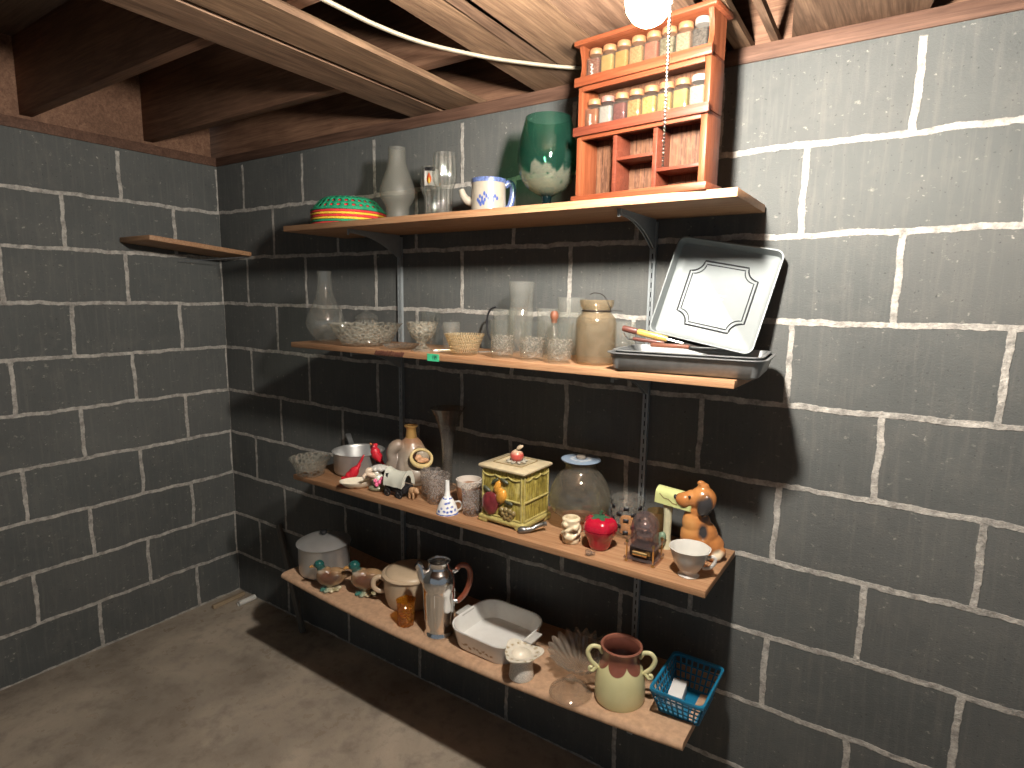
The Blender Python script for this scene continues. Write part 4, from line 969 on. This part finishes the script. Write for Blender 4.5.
# bubble bowl with plate lid
t = thing('glass_bubble_bowl', 'round clear glass bowl covered by a blue and white plate, on a terracotta stand', 'bowl', (1.731, -.098, Z3), .47)
B().lathe([(0, 0), (.046, 0), (.052, .004), (.050, .012), (.046, .020), (.050, .028), (.046, .029), (.040, .022), (0, .020)], 36).make('stand', plain('terracotta', (.36, .12, .06), .5, var=.1), t)
pr = [(.042, .030), (.060, .034), (.078, .047), (.087, .066), (.0885, .086), (.083, .112), (.072, .137), (.058, .156), (.047, .166), (.044, .174), (.048, .188)]
B().lathe([(0, .029)] + pr + [(r-.0022, z) for r, z in pr[::-1]] + [(0, .0312)], 48).make('bowl_glass', G_bubble, t)
sp = [((.026*cos(k*PI/6), .026*sin(k*PI/6), .184), (.0055, .0055, .02), (.62, .63, .62), .5) for k in range(12)]
sp = [((c[0], c[1], c[2]+.016), r, k_, s_) for c, r, k_, s_ in sp]
M_bp = patches('blue_plate', (.26, .34, .44), sp, .3, .3, wob=.012, wscale=110)
B().lathe([(r, z+.016) for r, z in [(0, .1735), (.030, .1735), (.050, .176), (.0555, .179), (.0555, .1815), (.048, .1825), (.044, .1818), (.028, .1815), (0, .1815)]], 44).make('plate_lid', M_bp, t)
B().lathe([(r, z+.016) for r, z in [(0, .1815), (.0125, .1815), (.014, .184), (.0135, .189), (.011, .191), (0, .191)]], 24).make('lid_knob', plain('knob_taupe', (.20, .17, .14), .5), t)
# pewter pipe
t = thing('pewter_pipe', 'small pewter grey bent pipe lying in front of the bubble bowl', 'pipe', (1.650, -.232, Z3), .5)
M_pew = plain('pewter', (.26, .26, .25), .35, .85, var=.2)
b = B(); b.ball((-.020, 0, .010), (.016, .011, .010)); b.ball((-.028, 0, .007), (.008, .010, .007)); b.tube(smooth_path([(-.014, 0, .010), (.004, .003, .013), (.020, .010, .020), (.034, .018, .022)], 4), [.008]*4+[.0065]*4+[.006]*4+[.006], 12)
b.make('pipe_body', M_pew, t, remesh=.0014, smooth=2)
B().tube([(.034, .018, .022), (.042, .022, .022)], [.0072, .0072], 12).make('collar', M_pew, t)
# carved netsuke-like toothpick holder
t = thing('carved_holder', 'small cream carved holder with coiled relief beside the red strawberry', 'figurine', (1.768, -.216, Z3), .48)
m = patches('carved_cream', (.66, .56, .38), [((.006, -.024, .040), (.010, .014, .007), (.16, .09, .04), .4), ((-.016, -.02, .030), (.005, .012, .006), (.16, .09, .04), .5), ((.018, -.02, .020), (.005, .012, .006), (.16, .09, .04), .5)], .4, .2, wob=.01, var=.2, bmp=.3)
b = B(); b.lathe([(0, .001), (.022, .001), (.023, .010), (.020, .022), (.021, .040), (.024, .056), (.025, .066), (.021, .070), (.016, .070), (.014, .055), (.012, .03), (0, .028)], 28)
for k in range(3):
    b.tube([(.022*cos(a*.9+k*2), .022*sin(a*.9+k*2), .010+.045*a/4.2) for a in [4.2*j/14 for j in range(15)]], .0060, 8)
b.ball((-.006, -.022, .022), (.016, .009, .010), (0, .4, 0)); b.ball((.010, -.021, .046), (.010, .008, .009)); b.ball((-.014, -.016, .054), (.009, .009, .008))
b.make('holder_body', m, t, remesh=.0017, smooth=1)
# strawberry jar
t = thing('strawberry_jar', 'shiny red strawberry-shaped jar with green leaf lid', 'jar', (1.846, -.204, Z3), .43)
m, nt, out = new_mat('strawberry_red'); v = ocoord(nt)
vo = nt.nodes.new('ShaderNodeTexVoronoi'); vo.inputs['Scale'].default_value = 170; L(nt, v, vo.inputs['Vector'])
dots = ramp(nt, vo.outputs['Distance'], .28, .18)
col = mixc(nt, mth(nt, 'MULTIPLY', dots, .55), (.40, .008, .028), (.19, .003, .010)); principled(nt, out, col, .2, 0, .5, .6, bump(nt, dots, -.4, .002)); M_straw = m
wv = lambda a, r, z: (.0022*cos(5*a)*(z > .03), 0)
B().lathe(vessel([(.022, 0), (.027, .003), (.030, .012), (.034, .028), (.038, .036), (.0425, .044), (.0445, .053)], .003), 40, wav=wv).make('jar_body', M_straw, t)
B().lathe([(0, .0545), (.0443, .0545), (.0446, .058), (.0435, .067), (.038, .077), (.028, .083), (.015, .084), (0, .083)], 40, wav=wv).make('lid', M_straw, t)
M_grn = plain('leaf_green', (.035, .11, .055), .35, coat=.3)
b = B(); n = 60
star = lambda s, z0, dz: [(s*(.021+.008*cos(5*2*PI*k/n))*cos(2*PI*k/n), s*(.021+.008*cos(5*2*PI*k/n))*sin(2*PI*k/n), z0-dz*(.5+.5*cos(5*2*PI*k/n))) for k in range(n)]
b.loft([star(1.0, .0835, .004), star(1.0, .0865, .004), star(.4, .0885, 0)]); b.make('leaf_cap', M_grn, t)
B().tube(smooth_path([(0, 0, .087), (.001, 0, .094), (.005, 0, .101)], 4), [.0035]*8+[.004], 8).make('stem', M_grn, t)
t = thing('glass_bead', 'tiny clear glass stopper lying at the shelf edge below the strawberry', 'stopper', (1.846, -.266, Z3), .4)
b = B(); b.ball((0, 0, .0085), (.0095, .0085, .0085), u=10, v=6); b.tube([(.006, 0, .008), (.016, .002, .006)], [.005, .004], 8); b.make('bead', glass('bead_glass', haze=.3, hazecol=(.5, .42, .38), pat='cut', patscale=160), t)
# check jar
t = thing('checkered_jar', 'clear glass jar with black checks and orange candle, behind the music box', 'jar', (1.866, -.072, Z3), .39)
B().lathe(vessel([(.040, 0), (.044, .004), (.045, .02), (.045, .090), (.042, .100)], .0025), 44).make('jar_glass', G_dusty, t)
b = B(); rows = 5; cols = 14
for r_ in range(rows):
    for c_ in range(cols):
        if (r_+c_) % 2 == 0 and (r_*5+c_*3) % 4 != 1:
            a0 = 2*PI*c_/cols; a1 = a0+2*PI/cols*.72; z0 = .012+r_*.017
            V = [[b.bm.verts.new((.0457*cos(a0+(a1-a0)*k/3), .0457*sin(a0+(a1-a0)*k/3), z)) for k in range(4)] for z in (z0, z0+.011)]
            for k in range(3): b.bm.faces.new((V[0][k], V[0][k+1], V[1][k+1], V[1][k]))
o = b.make('painted_checks', M_black, t, solid=.0006)
B().lathe([(0, .004), (.020, .004), (.020, .040), (.017, .046), (0, .046)], 24).make('candle', plain('candle_orange', (.62, .25, .07), .5), t)
B().lathe([(.041, .1005), (.044, .1005), (.044, .104), (.03, .111), (.012, .115), (0, .115)], 36).make('lid', G_dusty, t)
# music box
t = thing('music_box', 'clear acrylic music box with domed top and brass posts', 'music box', (1.970, -.206, Z3), .02)
G_acr = glass('acrylic_violet', tint=(.86, .80, .80), haze=.14, hazecol=(.50, .42, .42), edge=.6)
B().box((0, 0, .0115), (.080, .074, .004), .0006).make('bottom_plate', G_acr, t)
B().box((0, 0, .0455), (.080, .074, .004), .0006).make('top_plate', G_acr, t)
for sx_ in (-1, 1):
    for sy_ in (-1, 1):
        b = B(); x = sx_*.034; y = sy_*.031
        b.lathe([(0, 0), (.0032, .001), (.0045, .0045), (.0032, .0085), (.0022, .0095), (.0022, .048), (.0040, .050), (.0042, .053), (.0025, .0565), (0, .057)], 14, c=(x, y, 0)); b.make('post', M_brass, t)
b = B(); b.box((0, 0, .0285), (.058, .050, .026), .001); b.make('movement_case', plain('movement_dark', (.035, .025, .02), .4), t)
b = B(); b.tube([(-.018, -.027, .026), (.018, -.027, .026)], .007, 14); b.box((.02, -.027, .030), (.012, .004, .010)); b.make('movement', M_brass, t)
pr = [(.0345, .0478), (.0345, .088), (.0330, .098), (.0285, .110), (.0205, .1195), (.0105, .1245)]
B().lathe(pr + [(0, .1258), (0, .1242)] + [(r-.0016, z) for r, z in pr[::-1]], 40).make('dome', G_acr, t)
b = B(); b.ball((0, 0, .089), .0145); b.tube([(0, 0, .048), (0, 0, .078)], .0025, 8); b.lathe([(0, .066), (.020, .066), (.020, .068), (0, .068)], 24); b.make('ball_ornament', plain('ornament_silver', (.6, .56, .52), .25, .8), t)
glass_thing('amber_tumbler', 'pale amber glass tumbler behind the music box', 'tumbler', 1.955, -.075, Z3, [(.022, 0), (.024, .003), (.026, .05), (.029, .086)], G_paleamber)

# dog at a mailbox
t = thing('dog_planter', 'ceramic planter of a brown dog sitting beside a green mailbox', 'figurine', (2.070, -.095, Z3), .26)
BR = (.40, .155, .045); DK = (.035, .032, .032)
sp = [((.010, -.047, .146), (.021, .034, .034), DK, .18), ((.020, -.040, .115), (.014, .03, .018), DK, .25), ((.012, -.046, .078), (.014, .026, .020), DK, .25), ((-.060, 0, .150), (.009, .014, .011), (.05, .03, .025), .3),
      ((-.028, -.034, .085), (.022, .03, .028), (.55, .27, .09), .5), ((-.02, -.03, .176), (.03, .03, .018), (.50, .22, .07), .5), ((.050, -.03, .018), (.014, .03, .014), (.66, .56, .40), .3)]
b = B()
for c, r, ro in (((.002, 0, .050), (.048, .042, .050), None), ((-.006, -.002, .085), (.036, .034, .042), (0, -.15, 0)), ((.020, 0, .032), (.046, .042, .034), None), ((-.006, -.002, .118), (.026, .026, .028), None),
        ((.006, -.004, .150), (.034, .032, .034), None), ((-.018, -.006, .148), (.026, .024, .024), None), ((-.036, -.008, .144), (.022, .021, .021), None), ((-.048, -.008, .146), (.014, .016, .015), None),
        ((.012, -.037, .143), (.018, .011, .030), (0, .25, 0)), ((.016, .030, .148), (.015, .010, .026), None), ((.006, -.004, .182), (.015, .013, .012), None), ((-.001, -.006, .192), (.010, .008, .007), None),
        ((-.024, -.022, .030), (.015, .015, .034), None), ((.010, -.036, .030), (.020, .014, .032), (0, .2, 0)), ((-.030, -.030, .010), (.018, .013, .010), None), ((.040, -.028, .012), (.020, .014, .012), None), ((.056, -.02, .022), (.012, .010, .016), (0, .5, 0)), ((-.028, .022, .030), (.015, .015, .032), None)):
    b.ball(c, r, ro)
b.make('dog', patches('dog_glaze', BR, sp, .22, .6, wob=.008, wscale=45, var=.12), t, remesh=.0026, smooth=3)
B().ball((-.0605, -.008, .150), (.005, .008, .006)).make('nose', M_black, t)
for s, y in ((0, -.031),):
    B().ball((-.026, -.0295, .160), .0034, u=10, v=8).make('eye', M_black, t)
M_mb = plain('mailbox_green', (.52, .56, .24), .3, var=.08, coat=.4)
b = B(); n = 14
ol = [(-.020, -.019), (.020, -.019)] + [(.020*cos(PI*k/n), .003+.020*sin(PI*k/n)) for k in range(n+1)]
Mm = Matrix.Translation((-.106, .026, .143)) @ Euler((0, math.radians(2.5), -.35)).to_matrix().to_4x4() @ Matrix(((0, 0, 1, 0), (1, 0, 0, 0), (0, 1, 0, 0), (0, 0, 0, 1)))
b.prism(ol, .098, Mm); b.make('mailbox', M_mb, t, angle=35)
b = B(); P = [(-.020, .006), (-.020, -.004), (.001, -.004), (.001, -.012), (.020, -.012)]
Mm2 = Matrix.Translation((-.106, .026, .143)) @ Euler((0, math.radians(2.5), -.35)).to_matrix().to_4x4()
b.tube([Mm2 @ Vector((.012+.05*(k/4), -.0202, z+.002)) for k, (u, z) in enumerate(P)], .0012, 6); b.make('mailbox_flap_line', plain('line_brown', (.22, .16, .06), .5), t)
b = B(); b.lathe([(0, 0), (.014, 0), (.013, .01), (.010, .03), (.0105, .09), (.014, .135), (0, .14)], 20, c=(-.078, .012, 0), sy=.8); b.make('mailbox_post', plain('post_cream', (.56, .54, .36), .35, coat=.3), t)
b = B(); b.ball((-.096, .002, .022), (.016, .014, .022)); b.ball((-.088, -.004, .036), (.010, .010, .014)); b.make('shrub', plain('shrub_green', (.16, .24, .16), .4, coat=.3), t, remesh=.002, smooth=2)
# tea cup
t = thing('tea_cup', 'white china tea cup with gold trim at the right end of third shelf', 'cup', (2.088, -.222, Z3), .28)
pr = [(r*.87, z*.87) for r, z in [(.028, 0), (.029, .003), (.024, .008), (.0235, .013), (.030, .020), (.039, .036), (.046, .056), (.052, .074), (.0555, .080)]]
B().lathe(vessel(pr, .0022), 48, wav=lambda a, r, z: (.0006*sin(8*a)*(z > .02), 0)).make('cup_body', M_white, t)
B().tube(smooth_path([(.038, 0, .045), (.050, -.002, .054), (.058, -.003, .050), (.056, -.003, .038), (.047, -.002, .026), (.031, 0, .021)], 5), [.004]*26, 10, flat=.7).make('handle', M_white, t)

# ================================================================== BOTTOM SHELF
x = .726; t = thing('stock_pot', 'aluminium pot with domed lid at the left end of the bottom shelf', 'pot', (x, -.203, z4(x)), .9)
B().lathe(vessel([(.082, 0), (.090, .006), (.092, .02), (.092, .108), (.094, .112)], .0022), 48).make('pot_body', M_alu, t)
B().lathe([(0, .140), (.02, .1395), (.045, .137), (.068, .131), (.086, .122), (.094, .1165), (.099, .1145), (.099, .1125), (.088, .1128), (.06, .128), (0, .137)], 48).make('lid', M_alu, t)
B().lathe([(0, .138), (.006, .138), (.006, .144), (.012, .147), (.013, .153), (.009, .157), (0, .158)], 20).make('lid_knob', M_black, t)
def duck(lab, x, y, rz, mirror, s):
    t = thing('mallard_figurine', lab, 'duck figurine', (x, y, z4(x)), rz, 'ceramic mallard figurines')
    TE = (.015, .095, .085); BRN = (.14, .06, .032)
    sp = [((-.034*s, 0, .098*s), (.024*s, .022*s, .024*s), TE, .2), ((-.020*s, 0, .076*s), (.022*s, .03*s, .006*s), (.70, .62, .48), .3), ((-.010*s, -.01, .058*s), (.030*s, .06*s, .024*s), BRN, .4), ((.020*s, -.022*s, .056*s), (.022*s, .02*s, .014*s), (.09, .05, .035), .5), ((-.058*s, 0, .090*s), (.012*s, .012*s, .010*s), (.50, .25, .07), .3), ((.006*s, -.03, .045*s), (.010*s, .02, .022*s), (.12, .055, .03), .5)]
    b = B()
    for c, r, ro in (((.010, 0, .050), (.048, .031, .033), (0, -.18, 0)), ((-.014, 0, .056), (.032, .028, .033), None), ((-.028, 0, .080), (.015, .013, .024), (0, -.15, 0)), ((-.034, 0, .099), (.018, .0155, .016), None), ((-.054, 0, .094), (.012, .008, .0055), None), ((-.062, 0, .092), (.007, .007, .004), None),
            ((.050, 0, .054), (.026, .016, .012), (0, -.1, 0)), ((.066, 0, .054), (.014, .010, .006), None), ((.012, -.024, .054), (.032, .008, .016), (0, -.1, 0)), ((.012, .024, .054), (.032, .008, .016), (0, -.1, 0)), ((0, 0, .024), (.016, .014, .020), None)):
        b.ball(tuple(v_*s for v_ in c), tuple(v_*s for v_ in r), ro)
    b.make('duck_body', patches('mallard_glaze_%d' % int(x*100), (.36, .23, .12), sp, .15, .7, wob=.012*s, wscale=45, var=.15), t, remesh=.0022, smooth=2)
    b = B()
    for k in range(9): a = 2*PI*k/9; b.ball((.002+.024*s*cos(a), .018*s*sin(a), .007), (.015*s, .010*s, .007), (0, 0, a))
    b.ball((0, 0, .008), (.024*s, .018*s, .009)); b.make('leafy_base', patches('leaf_base_%d' % int(x*100), (.60, .54, .36), [((-.024*s, -.012*s, .008), (.020*s, .018*s, .012), (.06, .20, .16), .5), ((.02*s, -.018*s, .008), (.010*s, .010*s, .012), (.34, .30, .16), .5)], .2, .6, wob=.012), t, remesh=.0018, smooth=1)
    for q in (-1, 1): B().ball((-.046*s, q*.0135*s, .105*s), .0020, u=8, v=6).make('eye', M_black, t)
duck('mallard figurine with teal head standing in front of the aluminium pot', .853, -.282, .80, 0, 1.0)
duck('mallard figurine with teal head next to the bean pot, tail to the right', .968, -.220, .80, 0, 1.10)
# bean pot
x = 1.125; t = thing('bean_pot', 'tan stoneware bean pot with lid and loop handle, behind the coffee pot', 'pot', (x, -.160, z4(x)), .77)
M_tan = plain('tan_stoneware', (.52, .40, .27), .35, var=.06, coat=.3)
B().lathe(vessel([(.066, 0), (.078, .004), (.086, .03), (.090, .06), (.0905, .09), (.0915, .104), (.096, .106)], .005), 48).make('pot_body', M_tan, t)
B().lathe([(0, .127), (.014, .127), (.030, .1265), (.055, .125), (.072, .121), (.082, .116), (.0845, .112), (.094, .1115), (.0965, .1095), (.096, .1065), (.080, .1065), (.06, .113), (0, .120)], 48).make('lid', M_tan, t)
B().tube(smooth_path([(-.086, 0, .088), (-.104, 0, .098), (-.122, 0, .088), (-.124, 0, .064), (-.108, 0, .048), (-.088, 0, .046)], 5), .0085, 12, flat=.8).make('loop_handle', M_tan, t)
B().tube(smooth_path([(.086, 0, .088), (.104, 0, .098), (.122, 0, .088), (.124, 0, .064), (.108, 0, .048), (.088, 0, .046)], 5), .0085, 12, flat=.8).make('loop_handle', M_tan, t)
x = 1.212; t = thing('amber_glass_cup', 'small textured amber glass cup at the front edge before the bean pot', 'cup', (x, -.272, z4(x)), .78)
B().lathe(vessel([(.022, 0), (.025, .004), (.027, .02), (.0275, .045), (.0295, .070), (.031, .084)], .003), 36, wav=lambda a, r, z: (.0012*sin(9*a), .0015*sin(5*a)*(z > .075))).make('cup_glass', G_amber, t)
# percolator
x = 1.328; t = thing('coffee_percolator', 'chrome coffee percolator with brown handle and short spout, lidless', 'coffee pot', (x, -.245, z4(x)), .72)
pr = [(.041, 0), (.0435, .002), (.0435, .006), (.040, .012), (.0385, .018), (.0395, .030), (.0415, .060), (.0433, .100), (.0445, .138), (.0452, .150), (.0470, .153), (.0478, .160), (.0490, .176), (.0465, .194), (.040, .208), (.0325, .216), (.0305, .222), (.0305, .236), (.0325, .2395)]
pr = [(r*1.08, z) for r, z in pr]
B().lathe(vessel(pr, .0018), 56).make('pot_body', M_chrome, t)
b = B()
for k in range(10): a = 2*PI*k/10; b.tube([(.0434*cos(a), .0434*sin(a), .040), (.0462*cos(a), .0462*sin(a), .09), (.0482*cos(a), .0482*sin(a), .148)], .0016, 6)
b.make('panel_ribs', M_chrome, t)
B().tube(smooth_path([(-.038, 0, .178), (-.050, 0, .190), (-.055, 0, .208), (-.062, 0, .226), (-.068, 0, .232)], 5), [.021, .020, .019, .018, .017, .016, .0155, .015, .0145, .014, .0135, .013, .0125, .012, .0118, .0115, .0112, .011, .011, .0112, .012], 16).make('spout', M_chrome, t)
M_bake = plain('brown_bakelite', (.26, .065, .03), .25, coat=.5, var=.12)
B().tube(smooth_path([(.052, 0, .204), (.066, 0, .220), (.084, 0, .218), (.096, 0, .198), (.094, 0, .160), (.080, 0, .126), (.064, 0, .108), (.054, 0, .100)], 5), [.0065, .007, .0075, .008, .0085]+[.009]*26+[.0085, .008, .0075, .007, .0065], 14, flat=.7).make('handle', M_bake, t)
B().tube([(.042, 0, .200), (.058, 0, .207)], [.0075, .0065], 12).make('handle_mount', M_chrome, t)
B().tube([(.040, 0, .102), (.058, 0, .103)], [.0075, .0065], 12).make('handle_mount', M_chrome, t)
# casserole
x = 1.510; t = thing('casserole_dish', 'white square casserole dish with small brown flower trim, open', 'casserole dish', (x, -.185, z4(x)), -.02)
def rl(w_, d_, r_, z): return [(a, c, z) for a, c in rrect(w_, d_, r_, 10)]
sp = [((-.05+.0125*k+.003*sin(k*5), -.115, .024+.005*sin(k*2.3)), (.0055, .03, .0035), (.30, .20, .09), .6) for k in range(9)]
M_cas = patches('white_casserole', (.80, .79, .75), sp, .15, .5, wob=.014, wscale=90, var=.03)
b = B()
b.loft([rl(.192, .176, .045, 0), rl(.206, .190, .05, .003), rl(.214, .198, .054, .012), rl(.236, .220, .062, .060), rl(.240, .224, .063, .064), rl(.238, .222, .062, .067), rl(.232, .216, .060, .066), rl(.226, .210, .058, .058), rl(.204, .188, .050, .013), rl(.18, .165, .045, .006)])
b.make('dish_body', M_cas, t)
for s in (-1, 1):
    B().box((s*.128, 0, .060), (.030, .062, .007), .003).make('lug_handle', M_white, t)
# candle cup with triangular lace rim
x = 1.664; t = thing('lace_rim_cup', 'small white speckled cup with three-cornered lace rim, before the casserole', 'cup', (x, -.287, z4(x)), .56)
M_spk = plain('speckled_white', (.66, .63, .56), .4, var=.3, scale=320)
B().lathe([(0, 0), (.034, 0), (.035, .004), (.033, .02), (.031, .04), (.030, .058), (.026, .058), (.026, .048), (.012, .044), (0, .043)], 36).make('cup_body', M_spk, t)
n = 60
def tri(s, z, dz=0): return [(s*(.052+.008*cos(3*(2*PI*k/n))+.002*cos(6*(2*PI*k/n)))*cos(2*PI*k/n), s*(.052+.008*cos(3*(2*PI*k/n))+.002*cos(6*(2*PI*k/n)))*sin(2*PI*k/n), z+dz*cos(3*2*PI*k/n)) for k in range(n)]
def circ(r, z): return [(r*cos(2*PI*k/n), r*sin(2*PI*k/n), z) for k in range(n)]
b = B(); b.loft([circ(.0295, .058), tri(.85, .064, .002), tri(1, .071, .004), tri(1, .074, .004), tri(.96, .0745, .004), tri(.8, .071, .002), circ(.028, .068), circ(.026, .060), circ(.018, .050), circ(.004, .046)], cap0=False)
b.make('lace_rim', patches('lace_cream', (.74, .69, .58), [((.043*cos(2*PI*k/14), .043*sin(2*PI*k/14), .072), (.0045, .0045, .01), (.42, .33, .18), .6) for k in range(14)], .3, .3, wob=.014, wscale=220, var=.12), t)
# ruffled glass bowl
x = 1.786; t = thing('ruffled_glass_bowl', 'clear glass bowl with pleated ruffled edge, left of the two-handled jar', 'bowl', (x, -.170, z4(x)), .46)
t.rotation_euler = (math.radians(7), 0, .3); t.location.z += .002
pr = [(.030, 0), (.034, .002), (.046, .012), (.060, .028), (.072, .043), (.082, .054), (.087, .058)]
wv = lambda a, r, z: (.0055*cos(20*a)*min(1, max(0, (z-.01)/.04)), .006*cos(20*a+.6)*max(0, (z-.03)/.03))
B().lathe(vessel(pr, .003), 160, wav=wv).make('bowl_glass', glass('ruffle_glass', tint=(.95, .93, .90), haze=.22, hazecol=(.60, .53, .44), edge=.9, pat='rib', patscale=20, patamt=.45), t, angle=60)
# glass lid
x = 1.817; t = thing('glass_cover', 'round clear glass cover with knob lying at the bottom shelf front edge', 'cover', (x, -.284, z4(x)), .46)
pr = [(.055, .001), (.057, .003), (.056, .008), (.050, .013), (.040, .018), (.026, .023), (.014, .026), (.008, .029), (.008, .034), (.013, .040), (.014, .045), (.009, .050), (0, .051)]
B().lathe(pr + [(0, .022), (.024, .0195), (.038, .0150), (.048, .0105), (.053, .006), (.0535, .001)], 48, loop=True).make('lid_glass', glass('lid_glass', tint=(.95, .93, .90), haze=.22, hazecol=(.6, .52, .42), edge=1.1), t)
# two handled jar
x = 1.934; t = thing('two_handled_jar', 'pale yellow two-handled pottery jar with brown dripping neck', 'jar', (x, -.236, z4(x)), .38); t.scale = (1, 1, .92)
m, nt, out = new_mat('drip_jar'); v = ocoord(nt)
sx_ = nt.nodes.new('ShaderNodeSeparateXYZ'); L(nt, v, sx_.inputs[0])
an = mth(nt, 'ARCTAN2', sx_.outputs[1], sx_.outputs[0])
sc_ = mth(nt, 'ABSOLUTE', mth(nt, 'SINE', mth(nt, 'ADD', mth(nt, 'MULTIPLY', an, 3.0), .55)))
lim = mth(nt, 'ADD', mth(nt, 'MULTIPLY', mth(nt, 'POWER', sc_, .6), -.026), .124)
fac = ramp(nt, mth(nt, 'SUBTRACT', sx_.outputs[2], lim), -.0012, .0012)
yl = mixc(nt, noise(nt, v, 25, 4), (.58, .55, .28), (.68, .65, .37)); br_ = mixc(nt, noise(nt, v, 60, 4), (.17, .055, .035), (.27, .095, .06))
principled(nt, out, mixc(nt, fac, yl, br_), .3, 0, .5, .35, bump(nt, noise(nt, mapping(nt, v, (14, 14, 60)), 1, 3), .15, .003)); M_jar2 = m
pr = [(.056, 0), (.062, .003), (.0645, .015), (.0645, .035), (.0630, .060), (.0595, .085), (.054, .104), (.0485, .116), (.046, .126), (.0465, .140), (.0495, .152), (.0525, .158)]
B().lathe([(0, 0)] + pr + [(pr[-1][0]-.002, pr[-1][1])], 64).make('jar_body', M_jar2, t)
B().lathe([(pr[-1][0]-.002, pr[-1][1])] + [(r-.0045, z) for r, z in pr[::-1] if z > .01] + [(0, .008)], 56).make('interior', plain('interior_brown', (.13, .042, .028), .45), t)
B().lathe([(.0490, .152), (.0525, .156), (.0535, .160), (.0515, .163), (.0475, .162), (.0450, .157), (.0452, .152)], 56, loop=True).make('rim', plain('rim_brown', (.26, .10, .065), .35, coat=.3), t)
M_jy = plain('jar_yellow', (.63, .60, .33), .3, var=.06, coat=.35)
for s in (-1, 1):
    P = smooth_path([(s*.046, -.004, .132), (s*.056, -.008, .150), (s*.074, -.012, .153), (s*.084, -.014, .136), (s*.076, -.014, .112), (s*.060, -.012, .094), (s*.058, -.012, .088)], 6)
    b = B(); b.tube(P, [.0062]*(len(P)-6)+[.006, .0055, .005, .0048, .0045, .004], 12, flat=.75)
    b.tube(smooth_path([(s*.062, -.014, .094), (s*.070, -.017, .084), (s*.078, -.018, .086), (s*.077, -.018, .094), (s*.071, -.018, .094)], 5), [.0045]*21, 10)
    b.make('handle', M_jy, t)
# blue basket
x = 2.095; zb = z4(2.08)
t = thing('plastic_basket', 'blue plastic lattice basket overhanging the right end of bottom shelf', 'basket', (2.090, -.178, zb), .0)
M_blu = plain('blue_plastic', (.012, .17, .31), .4, var=.08)
b = B(); bw, bd, tw, td, hh = .094, .122, .126, .182, .074
b.box((0, 0, .0015), (bw, bd, .003), .001)
def side(c0, c1, d0, d1, nv):
    # lattice panel between bottom edge c0-c1 and top edge d0-d1
    c0, c1, d0, d1 = map(Vector, (c0, c1, d0, d1))
    for k in range(nv+1):
        f = k/nv; b.tube([c0.lerp(c1, f), d0.lerp(d1, f)], .0023, 6)
    for j in range(5):
        g = j/4; b.tube([c0.lerp(d0, g), c1.lerp(d1, g)], .0022 if 0 < j else .004, 6)
    # solid strip at bottom
    n0 = len(b.bm.verts)
q = [(-bw/2, -bd/2, .003), (bw/2, -bd/2, .003), (bw/2, bd/2, .003), (-bw/2, bd/2, .003)]; r4 = [(-tw/2, -td/2, hh-.006), (tw/2, -td/2, hh-.006), (tw/2, td/2, hh-.006), (-tw/2, td/2, hh-.006)]
for i, nv in ((0, 8), (1, 10), (2, 8), (3, 10)):
    j = (i+1) % 4; side(q[i], q[j], r4[i], r4[j], nv)
b.make('lattice', M_blu, t)
b = B(); lo = rrect(tw+.004, td+.004, .014, 5)
b.loft([[(x_, y_, z) for x_, y_ in rrect(tw+o2, td+o2, .014, 5)] for o2, z in ((-.001, hh-.010), (.006, hh-.010), (.010, hh-.004), (.008, hh), (.0, hh), (-.004, hh-.002))] , cap0=False, cap1=False)
bm = b.bm; b.bm.verts.ensure_lookup_table(); n = len(lo)
for k in range(n): bm.faces.new((bm.verts[5*n+k], bm.verts[5*n+(k+1) % n], bm.verts[(k+1) % n], bm.verts[k]))
b.make('rim', M_blu, t)
t = thing('small_carton', 'small white carton with a dark mark, lying inside the blue basket', 'box', (2.066, -.178, zb+.0034), .12)
B().box((0, 0, .016), (.035, .074, .032), .0008).make('carton', plain('carton_white', (.72, .72, .70), .6, var=.03), t)
b = B(); b.box((.006, -.0373, .010), (.006, .0006, .008)); b.box((-.004, -.0373, .008), (.003, .0006, .003)); b.make('printed_mark', plain('mark_blue', (.06, .16, .24), .5), t)

# ================================================================== FLOOR THINGS
M_pvc = plain('pvc_white', (.66, .65, .60), .4)
t = thing('plastic_pipe', 'short white plastic pipe lying on the floor in the corner under the shelves', 'pipe', (-.062, -.016, .0135), 0)
b = B(); R_ = .0125
b.lathe([(R_, 0), (R_, .085), (R_-.002, .085), (R_-.002, 0)], 20, loop=True, M=Matrix.Rotation(-PI/2, 4, 'X')); b.make('pipe_tube', M_pvc, t)
t.location = (-.050, -.098, .0128)
M_stick = wood('stick_wood', (.30, .22, .14), (.48, .38, .25), 1)
o = B().box((0, 0, .009), (.020, .16, .018), .002).make('wood_stick', M_stick); o.location = (-.128, -.100, .0002); o.rotation_euler = (0, 0, .03)
tag(o, 'thin wooden stick lying on the floor against the left wall', 'stick')
o = B().box((0, 0, .24), (.030, .014, .48), .001).make('leaning_board', wood('board_grey', (.10, .095, .085), (.19, .18, .16), 2)); 
o.location = (.385, -.064, .004); o.rotation_euler = (math.radians(-6), math.radians(-27), 0)
tag(o, 'narrow grey board leaning against the wall left of the bottom shelf', 'board')
